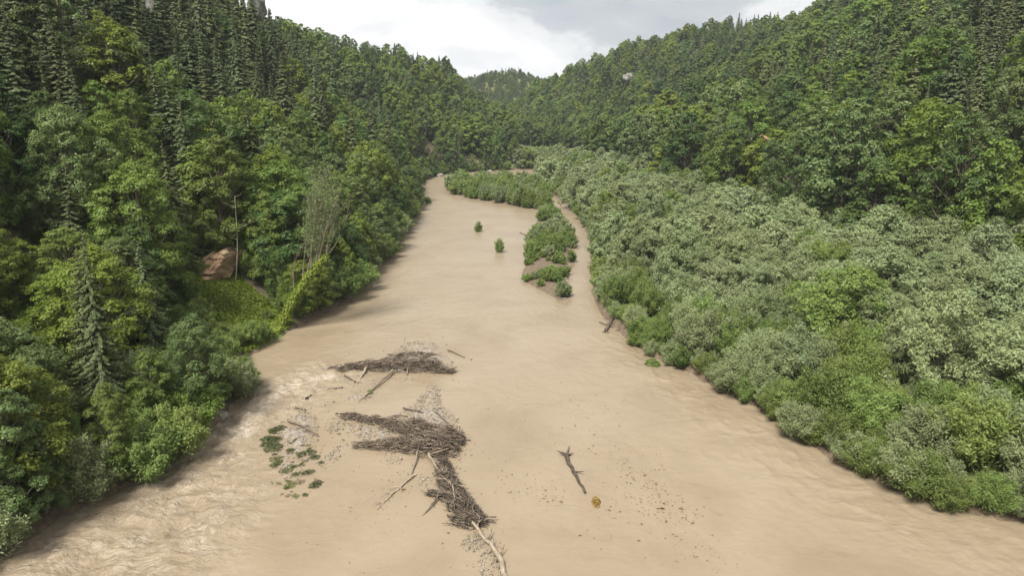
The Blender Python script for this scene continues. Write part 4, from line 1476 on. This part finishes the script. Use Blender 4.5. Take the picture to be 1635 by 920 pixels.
link('weed_clump', tuft(82, 1.0, 1.0, 420, .3, 'alder'), label='leafy branch tip dipping into the water off the floodplain edge', cat='bush', loc=tuple(g))
g = G(952, 803, .02)
yb = link('leafy_twig', MB().tube([(-.25, .5, .05), (0, .1, .12), (.15, -.6, .02)], [.05, .04, .015], 5).mesh('stem', [M['drift_dark']], True), label='drifting twig with yellow-brown leaves beside the lone log', cat='twig', loc=tuple(g))
link('leaves', tuft(83, .5, .25, 120, .24, 'yellow', .5), yb).scale = (.75, 1.6, 1)

mb = MB()
r_ = rs(99)
C = []
for (u0, v0), (u1, v1), su, sv, n in (((1000, 740), (1075, 830), 26, 16, 240), ((900, 610), (1010, 760), 30, 20, 110), ((1060, 820), (1140, 900), 30, 18, 90), ((820, 770), (880, 800), 28, 12, 70), ((960, 770), (1010, 840), 40, 40, 90),
                                      ((640, 800), (560, 900), 60, 30, 40), ((760, 620), (900, 720), 60, 40, 50), ((560, 600), (700, 610), 40, 8, 90), ((500, 640), (560, 720), 25, 25, 90), ((600, 690), (760, 730), 25, 15, 120),
                                      ((720, 760), (790, 900), 22, 18, 110), ((590, 800), (670, 760), 14, 10, 60), ((540, 570), (720, 545), 20, 12, 70), ((440, 690), (490, 770), 25, 25, 80)):
    for q in range(n):
        f = r_.rand()
        C.append(G(u0 + (u1 - u0) * f + r_.randn() * su, v0 + (v1 - v0) * f + r_.randn() * sv, .035))
C = np.array(C)
n = len(C)
ls = r_.uniform(.08, .24, n) * (1 + 1.6 * (r_.rand(n) < .08))
mb.leaves(C, unit(UP + r_.randn(n, 3) * .3), unit(r_.randn(n, 3) * [1, .5, .1]), ls, ls * r_.uniform(.25, .6, n), 0, r_.rand(n), .3)
link('floating_debris', mb.mesh('floating_debris', [M['debris']]), kind='stuff', label='bits of bark and twigs drifting on the brown water', cat='debris')


def grass(name, poly, n, hgt, label, mat='grass', ztop=None):
    r_ = rs(len(name))
    lo_, hi_ = poly.min(0), poly.max(0)
    x, y = r_.uniform(lo_[0], hi_[0], n * 3), r_.uniform(lo_[1], hi_[1], n * 3)
    ok = in_poly(x, y, poly)
    x, y = x[ok][:n], y[ok][:n]
    z = terrain_z(x, y)
    k = z > .3
    x, y, z = x[k], y[k], z[k]
    m = len(x)
    h = hgt * r_.uniform(.5, 1.3, m)
    A = unit(np.stack([r_.randn(m) * .35, r_.randn(m) * .35, np.ones(m)], 1))
    A = unit(A + np.stack([r_.randn(m), r_.randn(m), 0 * h], 1) * .7)
    Nn = unit(np.cross(A, r_.randn(m, 3)) + UP * 1.4)
    mb = MB().leaves(np.stack([x, y, z + h * .3], 1), Nn, A, h * .8, .16 + .08 * r_.rand(m), 0, np.clip(.6 * r_.rand(m) + .8 * (fbm(x * .4, y * .4, 3, 4) - .3), 0, 1))
    link(name, mb.mesh(name, [M[mat]]), kind='stuff', label=label, cat='grass')


grass('slope_grass', np.mean(MEADOW, 0) + (MEADOW - np.mean(MEADOW, 0)) * 1.4, 34000, .55, 'bright green grass and herbs on the landslip')
grass('verge_grass', VERGE, 15000, .28, 'short grass along the eroded floodplain edge', 'verge')

# ------------------------------------------------------------------ dead and leaning trees
base = P(447, 524, 95)
base[2] = terrain_z(base[0], base[1])[0] - .2
tip = P(522, 408, 96.5)
root = link('leaning_tree', None, label='half-dead tree leaning over the water with ivy-clad trunk', cat='dead tree', loc=tuple(base))
tl = tip - base
tp = np.array([tl * t + np.array([-.5, 0, .3]) * math.sin(t * 3.1) for t in np.linspace(0, 1, 9)])
link('trunk', MB().tube(tp, np.linspace(.42, .2, 9), 9).mesh('trunk', [M['bark']], True), root)
r_ = rs(5)
n = 6000
f = r_.rand(n) ** .9
pc = np.stack([np.interp(f, np.linspace(0, 1, 9), tp[:, k]) for k in range(3)], 1)
D = unit(r_.randn(n, 3))
C = pc + D * (.35 + .5 * r_.rand(n) * (1 - .4 * f))[:, None]
link('ivy', MB().leaves(C, unit(D + UP * .5 + r_.randn(n, 3) * .4), unit(r_.randn(n, 3) - UP * .6), .26, .2, 0, r_.rand(n)).mesh('ivy', [M['grass']]), root)
for k, (u, v, y, f0, rd) in enumerate([(505, 300, 97, .62, .13), (520, 285, 97.5, .7, .12), (540, 318, 96, .85, .11), (556, 335, 96, .95, .10), (560, 312, 97, .98, .09), (530, 300, 98, .8, .1), (495, 335, 96, .55, .1),
                                       (548, 352, 95, .97, .08), (512, 330, 95.5, .75, .09), (488, 385, 95.5, .4, .12), (536, 345, 95.2, .9, .08)]):
    e = P(u, v, y) - base
    p0 = np.array([np.interp(f0, np.linspace(0, 1, 9), tp[:, q]) for q in range(3)])
    mb = MB()
    pts = limb(p0, e, r_, 7, -.08)
    mb.tube(pts, np.linspace(rd, rd * .2, 7), 5)
    for j in range(7):
        q = pts[r_.randint(2, 7)]
        dv = unit(unit(e - p0) + r_.randn(3) * .45) * r_.uniform(.8, 2.2)
        mb.tube([q, q + dv * .5 + r_.randn(3) * .08, q + dv], [rd * .35, rd * .22, rd * .06], 4)
    link('branch', mb.mesh('branch', [M['dead_bark']], True), root)
n = 7500
pc = np.array([P(u, v, y) - base for u, v, y in ((505, 300, 97.5), (520, 282, 98), (535, 300, 98), (510, 320, 98), (525, 340, 98.5))])
tt_ = r_.rand(n, 1) ** .7
C = (tp[5] + (pc[r_.randint(0, 5, n)] - tp[5]) * (.35 + .7 * tt_)) + r_.randn(n, 3) * [.8, .7, .8]
link('foliage', MB().leaves(C, unit(UP + r_.randn(n, 3)), unit(r_.randn(n, 3)), .24, .11, 0, r_.rand(n)).mesh('foliage', [M['willow']]), root)

DEADL = ['slender pale dead trunk between the earth scar and the leaning tree', 'tall pale dead trunk at the hill foot behind the willows',
         'second pale dead trunk higher on the hill behind the willows', 'bare grey snag among the spruces under the ridge']
for k, (u, v, vt_, y, rf) in enumerate(DEAD):
    b = P(u, v, y)
    zb = terrain_z(b[0], b[1])[0]
    t_ = P(u + 4, vt_, y)
    hgt = max(6, t_[2] - zb)
    r_ = rs(60 + k)
    root = link('dead_tree', None, label=DEADL[k], cat='dead tree', loc=(b[0], b[1], zb - .2))
    ax = np.array([t_[0] - b[0], 0, hgt])
    pts = np.array([ax * t + np.array([.2 * math.sin(4 * t + k), .2 * math.sin(3 * t), 0]) for t in np.linspace(0, 1, 9)])
    link('trunk', MB().tube(pts, np.linspace(hgt * rf, hgt * rf * .25, 9), 7).mesh('trunk', [M['pale_bark']], True), root)
    for j in range(9):
        p = pts[r_.randint(3, 9)]
        a = r_.rand() * 6.28
        dv = np.array([math.cos(a), math.sin(a), .5]) * r_.uniform(.8, 2.2)
        link('branch', MB().tube([p, p + dv * .55 + r_.randn(3) * .1, p + dv], [hgt * rf * .3, hgt * rf * .2, .012], 4).mesh('branch', [M['pale_bark']], True), root)
p = P(1222, 221, 190)
o = log([(1222, 221), (1223, 221)], 0, 0, .4, 'earth', 'broken trunk with raw orange wood among trees on the hill', 90, 0, name='broken_trunk')
mb = MB().tube([(-1.2, 0, .9), (-.4, 0, .4), (.5, .1, -.1), (1.3, .2, -1.0)], [.35, .45, .45, .3], 8)
o.data = mb.mesh('broken_trunk', [M['earth']], True)
o.location = tuple(p)

# ------------------------------------------------------------------ the damp air of the valley
hz, ht = new_mat('haze')
pv = N(ht, 'ShaderNodeVolumePrincipled', i_Density=0.00009)
pv.inputs['Color'].default_value = (0.80, 0.88, 0.97, 1)
ht.links.new(pv.outputs[0], N(ht, 'ShaderNodeOutputMaterial').inputs['Volume'])
mb = MB()
x0, x1, y0, y1, z0, z1 = -2700, 2700, -700, 2900, -4, 190
mb.add([(x, y, z) for z in (z0, z1) for y in (y0, y1) for x in (x0, x1)], [[0, 2, 3, 1], [4, 5, 7, 6], [0, 1, 5, 4], [2, 6, 7, 3], [0, 4, 6, 2], [1, 3, 7, 5]])
link('haze', mb.mesh('haze', [hz]), kind='stuff', label='thin damp haze filling the valley')
